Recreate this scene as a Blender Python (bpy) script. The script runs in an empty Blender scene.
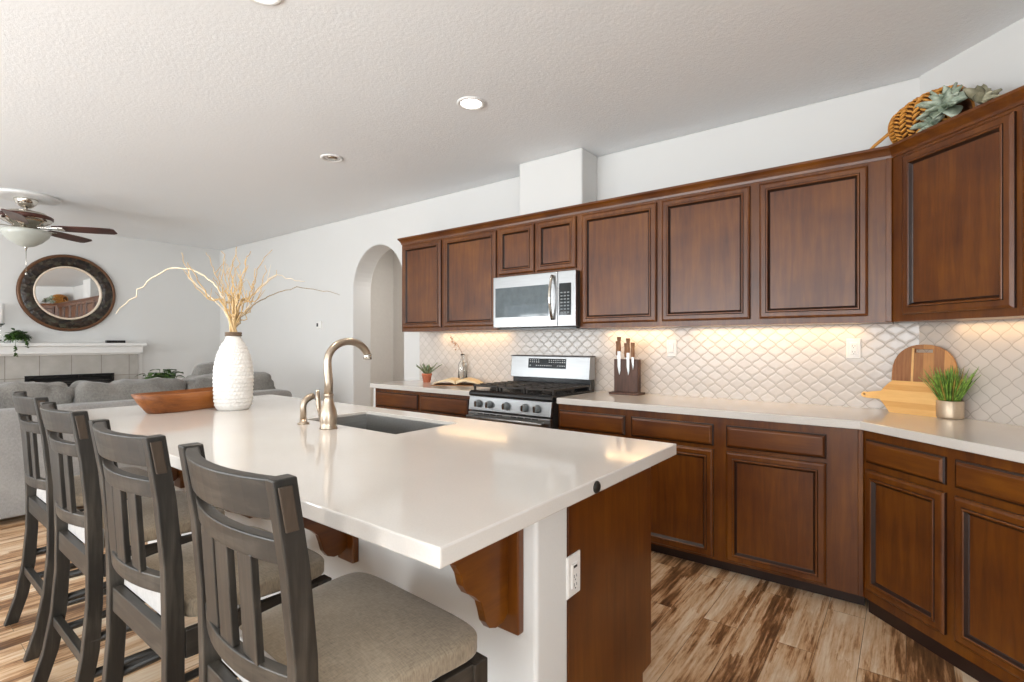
import bpy, bmesh, math, random
from mathutils import Vector, Matrix, noise
PI = math.pi
S = bpy.context.scene
C = S.collection
random.seed(4)

# ------------------------------------------------------------------ camera, world, exposure, window light
YAW = math.atan2(394, 511.5)
cam_d = bpy.data.cameras.new('camera'); cam = bpy.data.objects.new('camera', cam_d); C.objects.link(cam)
cam.location = (0, 0, 1.285); cam.rotation_euler = (PI/2, 0, YAW)
cam_d.sensor_width = 36.0; cam_d.lens = 511.5/1024*36; cam_d.shift_y = 2/1024; cam_d.clip_start = 0.02
S.camera = cam
S.view_settings.view_transform = 'Standard'; S.view_settings.look = 'None'
S.view_settings.gamma = 1; S.view_settings.use_curve_mapping = False
S.view_settings.exposure = 0.28

w = bpy.data.worlds.new('world'); S.world = w; w.use_nodes = True
w.node_tree.nodes['Background'].inputs[0].default_value = (0.85, 0.93, 1.0, 1)
w.node_tree.nodes['Background'].inputs[1].default_value = 1.2

def area(name, loc, rot, sx, sy, power, col=(1, 1, 1), spread=PI):
    l = bpy.data.lights.new(name, 'AREA'); l.shape = 'RECTANGLE'; l.size = sx; l.size_y = sy
    l.energy = power; l.color = col; l.spread = spread
    o = bpy.data.objects.new(name, l); C.objects.link(o); o.location = loc; o.rotation_euler = rot
    return o
# daylight entering through the openings of the wall behind the camera and of the right wall
WIN = [(-7.6, -5.4, 0.5, 2.2), (-4.4, -1.4, 0.15, 2.3), (-0.7, 1.3, 0.85, 2.2)]
for (a, b, z0, z1), p in zip(WIN, (112, 160, 82)):
    area('window_daylight', ((a+b)/2, -3.35, (z0+z1)/2), (-PI/2-.75, 0, PI), b-a, z1-z0, p, (0.93, 0.975, 1.0))
area('window_daylight', (2.2, -1.3, 1.5), (PI/2, 0, PI/2), 2.0, 1.4, 60, (0.93, 0.975, 1.0))
# warm strips under the wall cabinets
for x0, x1, p in ((-3.6, -2.75, 1.1), (-1.8, -1.32, .9), (-1.15, -0.2, 1.4)):
    area('under_cabinet_light', ((x0+x1)/2, 3.495, 1.386), (0, 0, 0), x1-x0, 0.03, p, (1.0, 0.66, 0.33))
area('under_cabinet_light', (0.35, 3.20, 1.386), (0, 0, -PI/4), 0.5, 0.03, .4, (1.0, 0.66, 0.33))

# ------------------------------------------------------------------ materials
def newmat(name):
    m = bpy.data.materials.new(name); m.use_nodes = True
    nt = m.node_tree; return m, nt, nt.nodes['Principled BSDF']
def N(nt, t, **k):
    n = nt.nodes.new(t)
    for a, b in k.items(): setattr(n, a, b)
    return n
def L(nt, a, b): nt.links.new(a, b)
def coords(nt, scale=(1, 1, 1), rot=(0, 0, 0), kind='Object'):
    tc = N(nt, 'ShaderNodeTexCoord'); mp = N(nt, 'ShaderNodeMapping')
    mp.inputs['Scale'].default_value = scale; mp.inputs['Rotation'].default_value = rot
    L(nt, tc.outputs[kind], mp.inputs[0]); return mp.outputs[0]
def noise_tex(nt, vec, scale, detail=3, rough=.5, dist=0):
    n = N(nt, 'ShaderNodeTexNoise'); n.inputs['Scale'].default_value = scale; n.inputs['Detail'].default_value = detail
    n.inputs['Roughness'].default_value = rough; n.inputs['Distortion'].default_value = dist
    if vec: L(nt, vec, n.inputs['Vector'])
    return n.outputs['Fac']
def ramp(nt, fac, stops):
    r = N(nt, 'ShaderNodeValToRGB'); e = r.color_ramp.elements
    while len(e) < len(stops): e.new(.5)
    for el, (p, c) in zip(e, stops): el.position = p; el.color = (*c, 1) if len(c) == 3 else c
    L(nt, fac, r.inputs[0]); return r.outputs[0]
def bump(nt, h, strength, dist=.01, normal_to=None):
    b = N(nt, 'ShaderNodeBump'); b.inputs['Strength'].default_value = strength; b.inputs['Distance'].default_value = dist
    L(nt, h, b.inputs['Height'])
    if normal_to: L(nt, b.outputs[0], normal_to.inputs['Normal'])
    return b.outputs[0]
def math_n(nt, op, a, b=None):
    n = N(nt, 'ShaderNodeMath', operation=op)
    for i, v in enumerate((a, b)):
        if v is None: continue
        if isinstance(v, (int, float)): n.inputs[i].default_value = v
        else: L(nt, v, n.inputs[i])
    return n.outputs[0]
def sc(c): # sRGB 0-255 to linear
    return tuple(((v/255)/12.92 if v/255 <= .04045 else ((v/255+.055)/1.055)**2.4) for v in c)

def plain(name, col, rough=.5, metal=0, var=.12, scale=20, bmp=.0, spec=.5, stretch=(1, 1, 1), coat=0):
    """principled with a soft noise variation in colour and an optional bump"""
    m, nt, b = newmat(name); v = coords(nt, stretch); f = noise_tex(nt, v, scale)
    lo = tuple(max(0, c*(1-var)) for c in col); hi = tuple(min(1, c*(1+var)) for c in col)
    L(nt, ramp(nt, f, [(.3, lo), (.7, hi)]), b.inputs['Base Color'])
    b.inputs['Roughness'].default_value = rough; b.inputs['Metallic'].default_value = metal
    b.inputs['Specular IOR Level'].default_value = spec; b.inputs['Coat Weight'].default_value = coat
    if bmp: bump(nt, f, bmp, .004, b)
    return m

def wood(name, cols, axis='z', rough=.35, scale=1.0, coat=.0, bmp=.05, fine=1.0):
    """three-tone wood with grain running along the given object axis"""
    m, nt, b = newmat(name)
    s = {'x': (1.2, 14, 14), 'y': (14, 1.2, 14), 'z': (14, 14, 1.2)}[axis]
    v = coords(nt, tuple(k*scale for k in s))
    g = noise_tex(nt, v, 2.2, 6, .62, .6)
    big = noise_tex(nt, coords(nt, (2.2, 2.2, 2.2)), 1.6, 3)
    mx = N(nt, 'ShaderNodeMix', data_type='FLOAT'); mx.inputs[0].default_value = .5
    L(nt, g, mx.inputs[2]); L(nt, big, mx.inputs[3])
    L(nt, ramp(nt, mx.outputs[0], [(.34, cols[0]), (.5, cols[1]), (.66, cols[2])]), b.inputs['Base Color'])
    b.inputs['Roughness'].default_value = rough; b.inputs['Coat Weight'].default_value = coat
    b.inputs['Coat Roughness'].default_value = .25
    if bmp: bump(nt, g, bmp, .003, b)
    return m

M = {}
def m_wall():
    m, nt, b = newmat('wall_paint'); v = coords(nt)
    n = noise_tex(nt, v, 90, 4, .6)
    L(nt, ramp(nt, noise_tex(nt, v, 1.3), [(.3, (.70, .69, .67)), (.7, (.72, .71, .69))]), b.inputs['Base Color'])
    b.inputs['Roughness'].default_value = .6; bump(nt, n, .12, .004, b); return m
def m_ceil():
    m, nt, b = newmat('ceiling_paint'); v = coords(nt)
    n = noise_tex(nt, v, 55, 5, .65)
    L(nt, ramp(nt, noise_tex(nt, v, 1.0), [(.3, (.85, .865, .875)), (.7, (.87, .885, .895))]), b.inputs['Base Color'])
    b.inputs['Roughness'].default_value = .7; bump(nt, n, .35, .006, b); return m
def m_floor():
    m, nt, b = newmat('floor_planks')
    v = coords(nt, (1, 1, 1), (0, 0, PI/2))
    br = N(nt, 'ShaderNodeTexBrick'); br.offset = .37; br.offset_frequency = 2
    for k, x in (('Scale', 1.0), ('Mortar Size', .0010), ('Mortar Smooth', .2), ('Bias', 0.0), ('Brick Width', 1.22), ('Row Height', .15)):
        br.inputs[k].default_value = x
    br.inputs['Color1'].default_value = (0, 0, 0, 1); br.inputs['Color2'].default_value = (1, 1, 1, 1)
    br.inputs['Mortar'].default_value = (.5, .5, .5, 1)
    L(nt, v, br.inputs['Vector'])
    off = N(nt, 'ShaderNodeVectorMath', operation='MULTIPLY_ADD')
    L(nt, br.outputs['Color'], off.inputs[0]); off.inputs[1].default_value = (17, 9, 5)
    tc = coords(nt, (1, 1, 1)); L(nt, tc, off.inputs[2])
    def strip(rowh, width, seed):
        b2 = N(nt, 'ShaderNodeTexBrick'); b2.offset = .41; b2.offset_frequency = 2
        for k, x in (('Scale', 1.0), ('Mortar Size', 0.0), ('Bias', 0.0), ('Brick Width', width), ('Row Height', rowh)): b2.inputs[k].default_value = x
        b2.inputs['Color1'].default_value = (0, 0, 0, 1); b2.inputs['Color2'].default_value = (1, 1, 1, 1)
        wob = N(nt, 'ShaderNodeVectorMath', operation='ADD'); L(nt, v, wob.inputs[0]); wob.inputs[1].default_value = (seed, seed*.37, 0)
        dn = noise_tex(nt, coords(nt, (26, 2.5, 1)), 2.0, 4, .7)
        cb = N(nt, 'ShaderNodeCombineXYZ'); L(nt, math_n(nt, 'MULTIPLY', math_n(nt, 'SUBTRACT', dn, .5), .35), cb.inputs[0]); L(nt, math_n(nt, 'MULTIPLY', math_n(nt, 'SUBTRACT', dn, .5), .05), cb.inputs[1])
        w2 = N(nt, 'ShaderNodeVectorMath', operation='ADD'); L(nt, wob.outputs[0], w2.inputs[0]); L(nt, cb.outputs[0], w2.inputs[1])
        L(nt, w2.outputs[0], b2.inputs['Vector']); sp = N(nt, 'ShaderNodeSeparateColor'); L(nt, b2.outputs['Color'], sp.inputs[0]); return sp.outputs[0]
    mp = N(nt, 'ShaderNodeMapping'); mp.inputs['Scale'].default_value = (34, 1.6, 1); L(nt, off.outputs[0], mp.inputs[0])
    streak = noise_tex(nt, mp.outputs[0], 1.8, 8, .72, .25)
    mp2 = N(nt, 'ShaderNodeMapping'); mp2.inputs['Scale'].default_value = (10, 1.5, 1); L(nt, off.outputs[0], mp2.inputs[0])
    patch = noise_tex(nt, mp2.outputs[0], 1.5, 5, .65, .3)
    f = math_n(nt, 'ADD', math_n(nt, 'MULTIPLY', streak, .50), math_n(nt, 'MULTIPLY', patch, .50))
    f = math_n(nt, 'ADD', f, math_n(nt, 'MULTIPLY', math_n(nt, 'SUBTRACT', strip(.05, .55, 1.7), .5), .13))
    sep = N(nt, 'ShaderNodeSeparateColor'); L(nt, br.outputs['Color'], sep.inputs[0])
    t = math_n(nt, 'MULTIPLY', math_n(nt, 'SUBTRACT', sep.outputs[0], .5), .10)
    f = math_n(nt, 'ADD', f, t)
    col = ramp(nt, f, [(.32, sc((80, 54, 36))), (.42, sc((128, 90, 58))), (.47, sc((180, 136, 96))), (.53, sc((212, 176, 138))), (.66, sc((232, 211, 184)))])
    mx = N(nt, 'ShaderNodeMix', data_type='RGBA'); L(nt, br.outputs['Fac'], mx.inputs[0]); L(nt, col, mx.inputs[6])
    mx.inputs[7].default_value = (.13, .085, .055, 1); L(nt, mx.outputs[2], b.inputs['Base Color'])
    b.inputs['Roughness'].default_value = .38
    h = math_n(nt, 'SUBTRACT', math_n(nt, 'MULTIPLY', streak, .3), br.outputs['Fac']); bump(nt, h, .25, .003, b)
    return m
def m_tile():
    m, nt, b = newmat('lantern_tile')
    tc = N(nt, 'ShaderNodeTexCoord'); sx = N(nt, 'ShaderNodeSeparateXYZ'); L(nt, tc.outputs['Object'], sx.inputs[0])
    X = math_n(nt, 'MULTIPLY', sx.outputs[0], 1/.0925); Z = math_n(nt, 'MULTIPLY', sx.outputs[2], 1/.085)
    u = math_n(nt, 'ADD', X, Z); v = math_n(nt, 'SUBTRACT', X, Z)
    A = .036
    def wob(p, q, s): return math_n(nt, 'ADD', p, math_n(nt, 'MULTIPLY', math_n(nt, 'SINE', math_n(nt, 'MULTIPLY', q, 2*PI)), s*A))
    u2 = wob(u, v, 1); v2 = wob(v, u, 1)
    def edge(q): return math_n(nt, 'ABSOLUTE', math_n(nt, 'SUBTRACT', math_n(nt, 'FRACT', math_n(nt, 'ADD', q, .5)), .5))
    d = math_n(nt, 'MINIMUM', edge(u2), edge(v2))
    mr = N(nt, 'ShaderNodeMapRange', interpolation_type='SMOOTHSTEP'); mr.inputs[1].default_value = .022; mr.inputs[2].default_value = .05; L(nt, d, mr.inputs[0])
    mr2 = N(nt, 'ShaderNodeMapRange', interpolation_type='SMOOTHSTEP'); mr2.inputs[1].default_value = .02; mr2.inputs[2].default_value = .20; L(nt, d, mr2.inputs[0])
    # each tile sits a little differently in its bed
    cu = math_n(nt, 'FLOOR', u2); cv = math_n(nt, 'FLOOR', v2)
    cb = N(nt, 'ShaderNodeCombineXYZ'); L(nt, cu, cb.inputs[0]); L(nt, cv, cb.inputs[1])
    wn = N(nt, 'ShaderNodeTexWhiteNoise'); L(nt, cb.outputs[0], wn.inputs[0])
    tone = ramp(nt, wn.outputs['Value'], [(0, (.64, .58, .53)), (1, (.69, .625, .57))])
    mx = N(nt, 'ShaderNodeMix', data_type='RGBA'); L(nt, mr.outputs[0], mx.inputs[0]); mx.inputs[6].default_value = (.46, .405, .35, 1); L(nt, tone, mx.inputs[7])
    L(nt, mx.outputs[2], b.inputs['Base Color'])
    rg = N(nt, 'ShaderNodeMapRange'); rg.inputs[3].default_value = .6; rg.inputs[4].default_value = .2; L(nt, mr.outputs[0], rg.inputs[0]); L(nt, rg.outputs[0], b.inputs['Roughness'])
    h = math_n(nt, 'ADD', math_n(nt, 'MULTIPLY', mr2.outputs[0], .8), math_n(nt, 'MULTIPLY', noise_tex(nt, tc.outputs['Object'], 9, 2), .6))
    bump(nt, h, .16, .005, b)
    return m
def m_quartz():
    m, nt, b = newmat('white_quartz'); v = coords(nt)
    f = noise_tex(nt, v, 220, 2); g = noise_tex(nt, v, 2.5, 4)
    mx = math_n(nt, 'ADD', math_n(nt, 'MULTIPLY', f, .4), math_n(nt, 'MULTIPLY', g, .6))
    L(nt, ramp(nt, mx, [(.35, (.66, .62, .575)), (.6, (.71, .67, .625))]), b.inputs['Base Color'])
    b.inputs['Roughness'].default_value = .09; return m
def m_steel(name='brushed_steel', col=(.40, .405, .41), axis=(1, 60, 60), rough=.32):
    m, nt, b = newmat(name); f = noise_tex(nt, coords(nt, axis), 6, 3)
    L(nt, ramp(nt, f, [(.3, tuple(c*.88 for c in col)), (.7, col)]), b.inputs['Base Color'])
    b.inputs['Metallic'].default_value = 1; b.inputs['Roughness'].default_value = rough
    bump(nt, f, .03, .001, b); return m
def m_fabric(name, c0, c1, scale=260, blot=0.0):
    m, nt, b = newmat(name); v = coords(nt)
    wv = N(nt, 'ShaderNodeTexChecker'); wv.inputs['Scale'].default_value = scale; L(nt, v, wv.inputs['Vector'])
    n1 = noise_tex(nt, coords(nt, (1, 6, 1)), 60, 3); n2 = noise_tex(nt, coords(nt, (6, 1, 1)), 60, 3); n3 = noise_tex(nt, v, 5, 4)
    f = math_n(nt, 'ADD', math_n(nt, 'MULTIPLY', math_n(nt, 'ADD', n1, n2), .3), math_n(nt, 'MULTIPLY', n3, .4))
    L(nt, ramp(nt, f, [(.36, c0), (.64, c1)]), b.inputs['Base Color'])
    b.inputs['Roughness'].default_value = .95; b.inputs['Sheen Weight'].default_value = .25; b.inputs['Specular IOR Level'].default_value = .15
    bump(nt, math_n(nt, 'ADD', f, math_n(nt, 'MULTIPLY', wv.outputs['Fac'], .25)), .35, .002, b); return m
def m_emit(name, col, st):
    m, nt, b = newmat(name); f = noise_tex(nt, coords(nt), 5)
    L(nt, ramp(nt, f, [(.3, col), (.7, tuple(c*.98 for c in col))]), b.inputs['Emission Color'])
    b.inputs['Emission Strength'].default_value = st; b.inputs['Base Color'].default_value = (.8, .8, .8, 1); return m
def m_firetile():
    m, nt, b = newmat('grey_stone_tile'); v = coords(nt, (1, 1, 1), (PI/2, 0, PI/2))
    tc = N(nt, 'ShaderNodeTexCoord'); sp = N(nt, 'ShaderNodeSeparateXYZ'); L(nt, tc.outputs['Object'], sp.inputs[0])
    cb = N(nt, 'ShaderNodeCombineXYZ'); L(nt, sp.outputs[1], cb.inputs[0]); L(nt, sp.outputs[2], cb.inputs[1])
    br = N(nt, 'ShaderNodeTexBrick'); br.offset = 0
    for k, x in (('Scale', 1.0), ('Mortar Size', .004), ('Mortar Smooth', .1), ('Brick Width', .305), ('Row Height', .285)): br.inputs[k].default_value = x
    br.inputs['Color1'].default_value = (*sc((186, 182, 176)), 1); br.inputs['Color2'].default_value = (*sc((168, 164, 158)), 1)
    br.inputs['Mortar'].default_value = (*sc((140, 134, 126)), 1)
    L(nt, cb.outputs[0], br.inputs['Vector'])
    mx = N(nt, 'ShaderNodeMix', data_type='RGBA', blend_type='MULTIPLY'); mx.inputs[0].default_value = .5
    L(nt, br.outputs[0], mx.inputs[6]); L(nt, ramp(nt, noise_tex(nt, tc.outputs['Object'], 7, 5), [(.3, (.6, .58, .55)), (.7, (1, 1, 1))]), mx.inputs[7])
    L(nt, mx.outputs[2], b.inputs['Base Color']); b.inputs['Roughness'].default_value = .5; return m
def m_mosaic():
    m, nt, b = newmat('dark_mosaic'); v = coords(nt)
    vo = N(nt, 'ShaderNodeTexVoronoi'); vo.inputs['Scale'].default_value = 26; L(nt, v, vo.inputs['Vector'])
    L(nt, ramp(nt, vo.outputs['Color'], [(.2, sc((20, 14, 10))), (.55, sc((52, 36, 26))), (.85, sc((74, 72, 58)))]), b.inputs['Base Color'])
    b.inputs['Roughness'].default_value = .35; bump(nt, vo.outputs['Distance'], .5, .01, b); return m
def m_board(name, light, dark, width, axis):
    """edge-glued staves of differing tone"""
    m, nt, b = newmat(name); tc = N(nt, 'ShaderNodeTexCoord'); sp = N(nt, 'ShaderNodeSeparateXYZ'); L(nt, tc.outputs['Object'], sp.inputs[0])
    k = math_n(nt, 'FLOOR', math_n(nt, 'MULTIPLY', sp.outputs[axis], 1/width))
    wn = N(nt, 'ShaderNodeTexWhiteNoise', noise_dimensions='1D'); L(nt, k, wn.inputs['W'])
    g = noise_tex(nt, coords(nt, (40, 40, 4) if axis == 0 else (4, 40, 40)), 2.5, 5, .6)
    f = math_n(nt, 'ADD', math_n(nt, 'MULTIPLY', wn.outputs[0], .5), math_n(nt, 'MULTIPLY', g, .5))
    L(nt, ramp(nt, f, [(.2, dark), (.75, light)]), b.inputs['Base Color']); b.inputs['Roughness'].default_value = .5; return m
def m_leaf(name, c0, c1, scale=14, rough=.5):
    return plain_ramp(name, c0, c1, scale, rough)
def plain_ramp(name, c0, c1, scale, rough):
    m, nt, b = newmat(name); L(nt, ramp(nt, noise_tex(nt, coords(nt), scale), [(.35, c0), (.65, c1)]), b.inputs['Base Color'])
    b.inputs['Roughness'].default_value = rough; return m

M['wall'] = m_wall(); M['ceiling'] = m_ceil(); M['floor'] = m_floor(); M['tile'] = m_tile(); M['quartz'] = m_quartz()
CW = [sc((72, 32, 3)), sc((96, 49, 5)), sc((118, 67, 10))]
M['glaze'] = plain('dark_glaze', sc((40, 19, 9)), .4, 0, .15)
M['cab'] = wood('cherry_vertical', CW, 'z', .33, 1.0, .12, .04)
M['cabh'] = wood('cherry_horizontal', CW, 'x', .33, 1.0, .12, .04)
M['caby'] = wood('cherry_along', CW, 'y', .33, 1.0, .0, .04)
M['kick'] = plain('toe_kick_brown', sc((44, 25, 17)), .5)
M['steel'] = m_steel(); M['steel_v'] = m_steel('brushed_steel_vertical', (.5, .5, .49), (60, 60, 1), .26)
M['sink'] = m_steel('sink_steel', (.40, .395, .38), (30, 1, 30), .4)
M['nickel'] = m_steel('brushed_nickel', (.52, .43, .34), (30, 30, 30), .3)
M['chrome'] = m_steel('polished_nickel', (.66, .62, .56), (10, 10, 10), .15)
M['black'] = plain('black_enamel', (.012, .012, .013), .22, 0, .2)
M['iron'] = plain('cast_iron', (.03, .024, .02), .38, 0, .3, 60, .2)
M['glass_black'] = plain('black_glass', (.02, .024, .027), .06, 0, .1)
M['glyph'] = plain('pale_print', (.6, .62, .62), .5)
M['print_grey'] = plain('grey_print', (.16, .18, .19), .4)
M['grey_dark'] = plain('dark_grey_side', (.045, .038, .034), .45)
CH = [sc((20, 18, 15)), sc((40, 36, 31)), sc((72, 66, 58))]
M['chair'] = wood('grey_wash_wood', CH, 'z', .45, 1.6, .1, .08)
M['chairx'] = wood('grey_wash_wood_across', CH, 'x', .45, 1.6, .1, .08)
M['chair_cap'] = wood('brown_grey_wood', [sc((46, 37, 28)), sc((70, 57, 45)), sc((92, 77, 62))], 'z', .45, 1.6, .1, .08)
M['linen'] = m_fabric('linen_seat', sc((124, 110, 92)), sc((170, 154, 132)))
M['white_cloth'] = m_fabric('white_liner', sc((176, 172, 168)), sc((198, 194, 190)))
M['sofa'] = m_fabric('grey_upholstery', sc((138, 136, 134)), sc((164, 162, 159)), 180)
M['sofa_cushion'] = m_fabric('grey_velvet', sc((104, 101, 97)), sc((146, 142, 136)), 180)
M['white_trim'] = plain('white_gloss_trim', (.80, .79, .77), .35, 0, .02)
M['plastic'] = plain('white_plastic', (.82, .80, .77), .35, 0, .02)
M['slot'] = plain('dark_slot', (.03, .03, .03), .5)
M['terracotta'] = plain('terracotta', sc((206, 120, 88)), .8, 0, .12, 25, .1)
M['paper'] = plain('book_paper', sc((236, 214, 176)), .8, 0, .06, 8)
M['cover'] = plain('book_cover', sc((150, 100, 52)), .6)
M['bamboo'] = m_board('bamboo_staves', sc((238, 190, 118)), sc((214, 156, 84)), .03, 2)
M['acacia'] = m_board('acacia_staves', sc((206, 148, 84)), sc((136, 82, 40)), .045, 0)
M['bamboo_edge'] = plain('light_stave', sc((226, 178, 112)), .5, 0, .1, 30)
M['pot'] = plain('champagne_metal', sc((196, 176, 152)), .38, .6, .08)
M['grass'] = m_leaf('grass_green', sc((74, 112, 36)), sc((150, 190, 80)), 40)
M['grass_y'] = m_leaf('grass_yellow', sc((120, 120, 40)), sc((178, 156, 74)), 40)
M['aloe'] = m_leaf('aloe_green', sc((92, 110, 80)), sc((158, 166, 130)), 50)
M['ivy'] = m_leaf('ivy_green', sc((28, 52, 14)), sc((74, 108, 36)), 20)
M['succ'] = m_leaf('succulent_grey_green', sc((132, 146, 124)), sc((198, 206, 188)), 24, .7)
M['succ_b'] = m_leaf('succulent_blush', sc((128, 122, 96)), sc((178, 172, 146)), 18, .7)
M['soil'] = plain('soil', (.03, .02, .014), .95, 0, .4, 60, .4)
M['knife'] = m_steel('knife_steel', (.50, .50, .49), (40, 40, 2), .3)
M['walnut'] = wood('walnut', [sc((52, 32, 24)), sc((84, 56, 44)), sc((106, 74, 60))], 'z', .5, 1.5)
M['handle_wood'] = wood('knife_handle_wood', [sc((92, 56, 30)), sc((140, 92, 52)), sc((176, 126, 80))], 'z', .5, 4)
M['dough'] = wood('dough_bowl_wood', [sc((110, 58, 18)), sc((150, 86, 32)), sc((172, 106, 46))], 'x', .42, 1.2, .1)
M['ceramic'] = plain('matte_white_ceramic', (.80, .775, .74), .6, 0, .02, 30, 0)
M['twine'] = plain('brown_twine', sc((112, 92, 74)), .9, 0, .25, 90, .4)
M['branch'] = wood('dry_branch', [sc((160, 124, 78)), sc((196, 162, 112)), sc((218, 190, 146))], 'z', .8, 1.5)
M['branch_pale'] = plain('bleached_branch', sc((232, 214, 186)), .8, 0, .15, 20)
M['branch_dark'] = plain('grey_twig', sc((150, 128, 96)), .8, 0, .25, 20)
M['firetile'] = m_firetile(); M['firebox'] = plain('firebox_black', (.012, .011, .01), .5, 0, .3)
M['mosaic'] = m_mosaic(); M['frame_rim'] = plain('bronze_rim', sc((104, 70, 46)), .4, .3)
m_, nt_, b_ = newmat('mirror_silver'); L(nt_, ramp(nt_, noise_tex(nt_, coords(nt_), 2), [(0, (.86, .86, .85)), (1, (.88, .88, .87))]), b_.inputs['Base Color']); b_.inputs['Metallic'].default_value = 1; b_.inputs['Roughness'].default_value = .015; M['mirror'] = m_
M['cream_rim'] = plain('cream_bevel', sc((224, 206, 186)), .4, 0, .05)
M['fan_blade'] = wood('fan_blade_cherry', [sc((44, 20, 14)), sc((72, 36, 26)), sc((92, 50, 36))], 'x', .4, 1)
M['frost'] = plain('frosted_glass', (.50, .51, .46), .3, 0, .03)
M['can_lit'] = m_emit('lamp_lens_lit', (1, .95, .88), 14)
M['wicker'] = wood('wicker', [sc((150, 88, 26)), sc((206, 138, 52)), sc((230, 168, 82))], 'x', .6, 3)
M['wicker_dark'] = plain('wicker_dark_brown', sc((92, 52, 18)), .8, 0, .3, 40, .3)  # dark brown of the basket's inner shell
M['wax'] = plain('white_wax', (.80, .79, .77), .5, 0, .03)
m_, nt_, b_ = newmat('clear_glass'); b_.inputs['Transmission Weight'].default_value = 1; b_.inputs['Roughness'].default_value = .02
L(nt_, ramp(nt_, noise_tex(nt_, coords(nt_), 3), [(0, (.97, .98, .97)), (1, (.99, 1, .99))]), b_.inputs['Base Color']); M['glass'] = m_
M['panel_glass'] = plain('window_glass_tint', (.10, .125, .14), .05, 0, .1, 20, 0, .9)
M['hall'] = plain('hall_paint', (.72, .69, .65), .7, 0, .02)
M['bronze'] = plain('dark_bronze', (.03, .028, .024), .35, .5, .3, 30)
M['blind'] = plain('blind_slat', (.8, .8, .79), .5, 0, .02)

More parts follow.
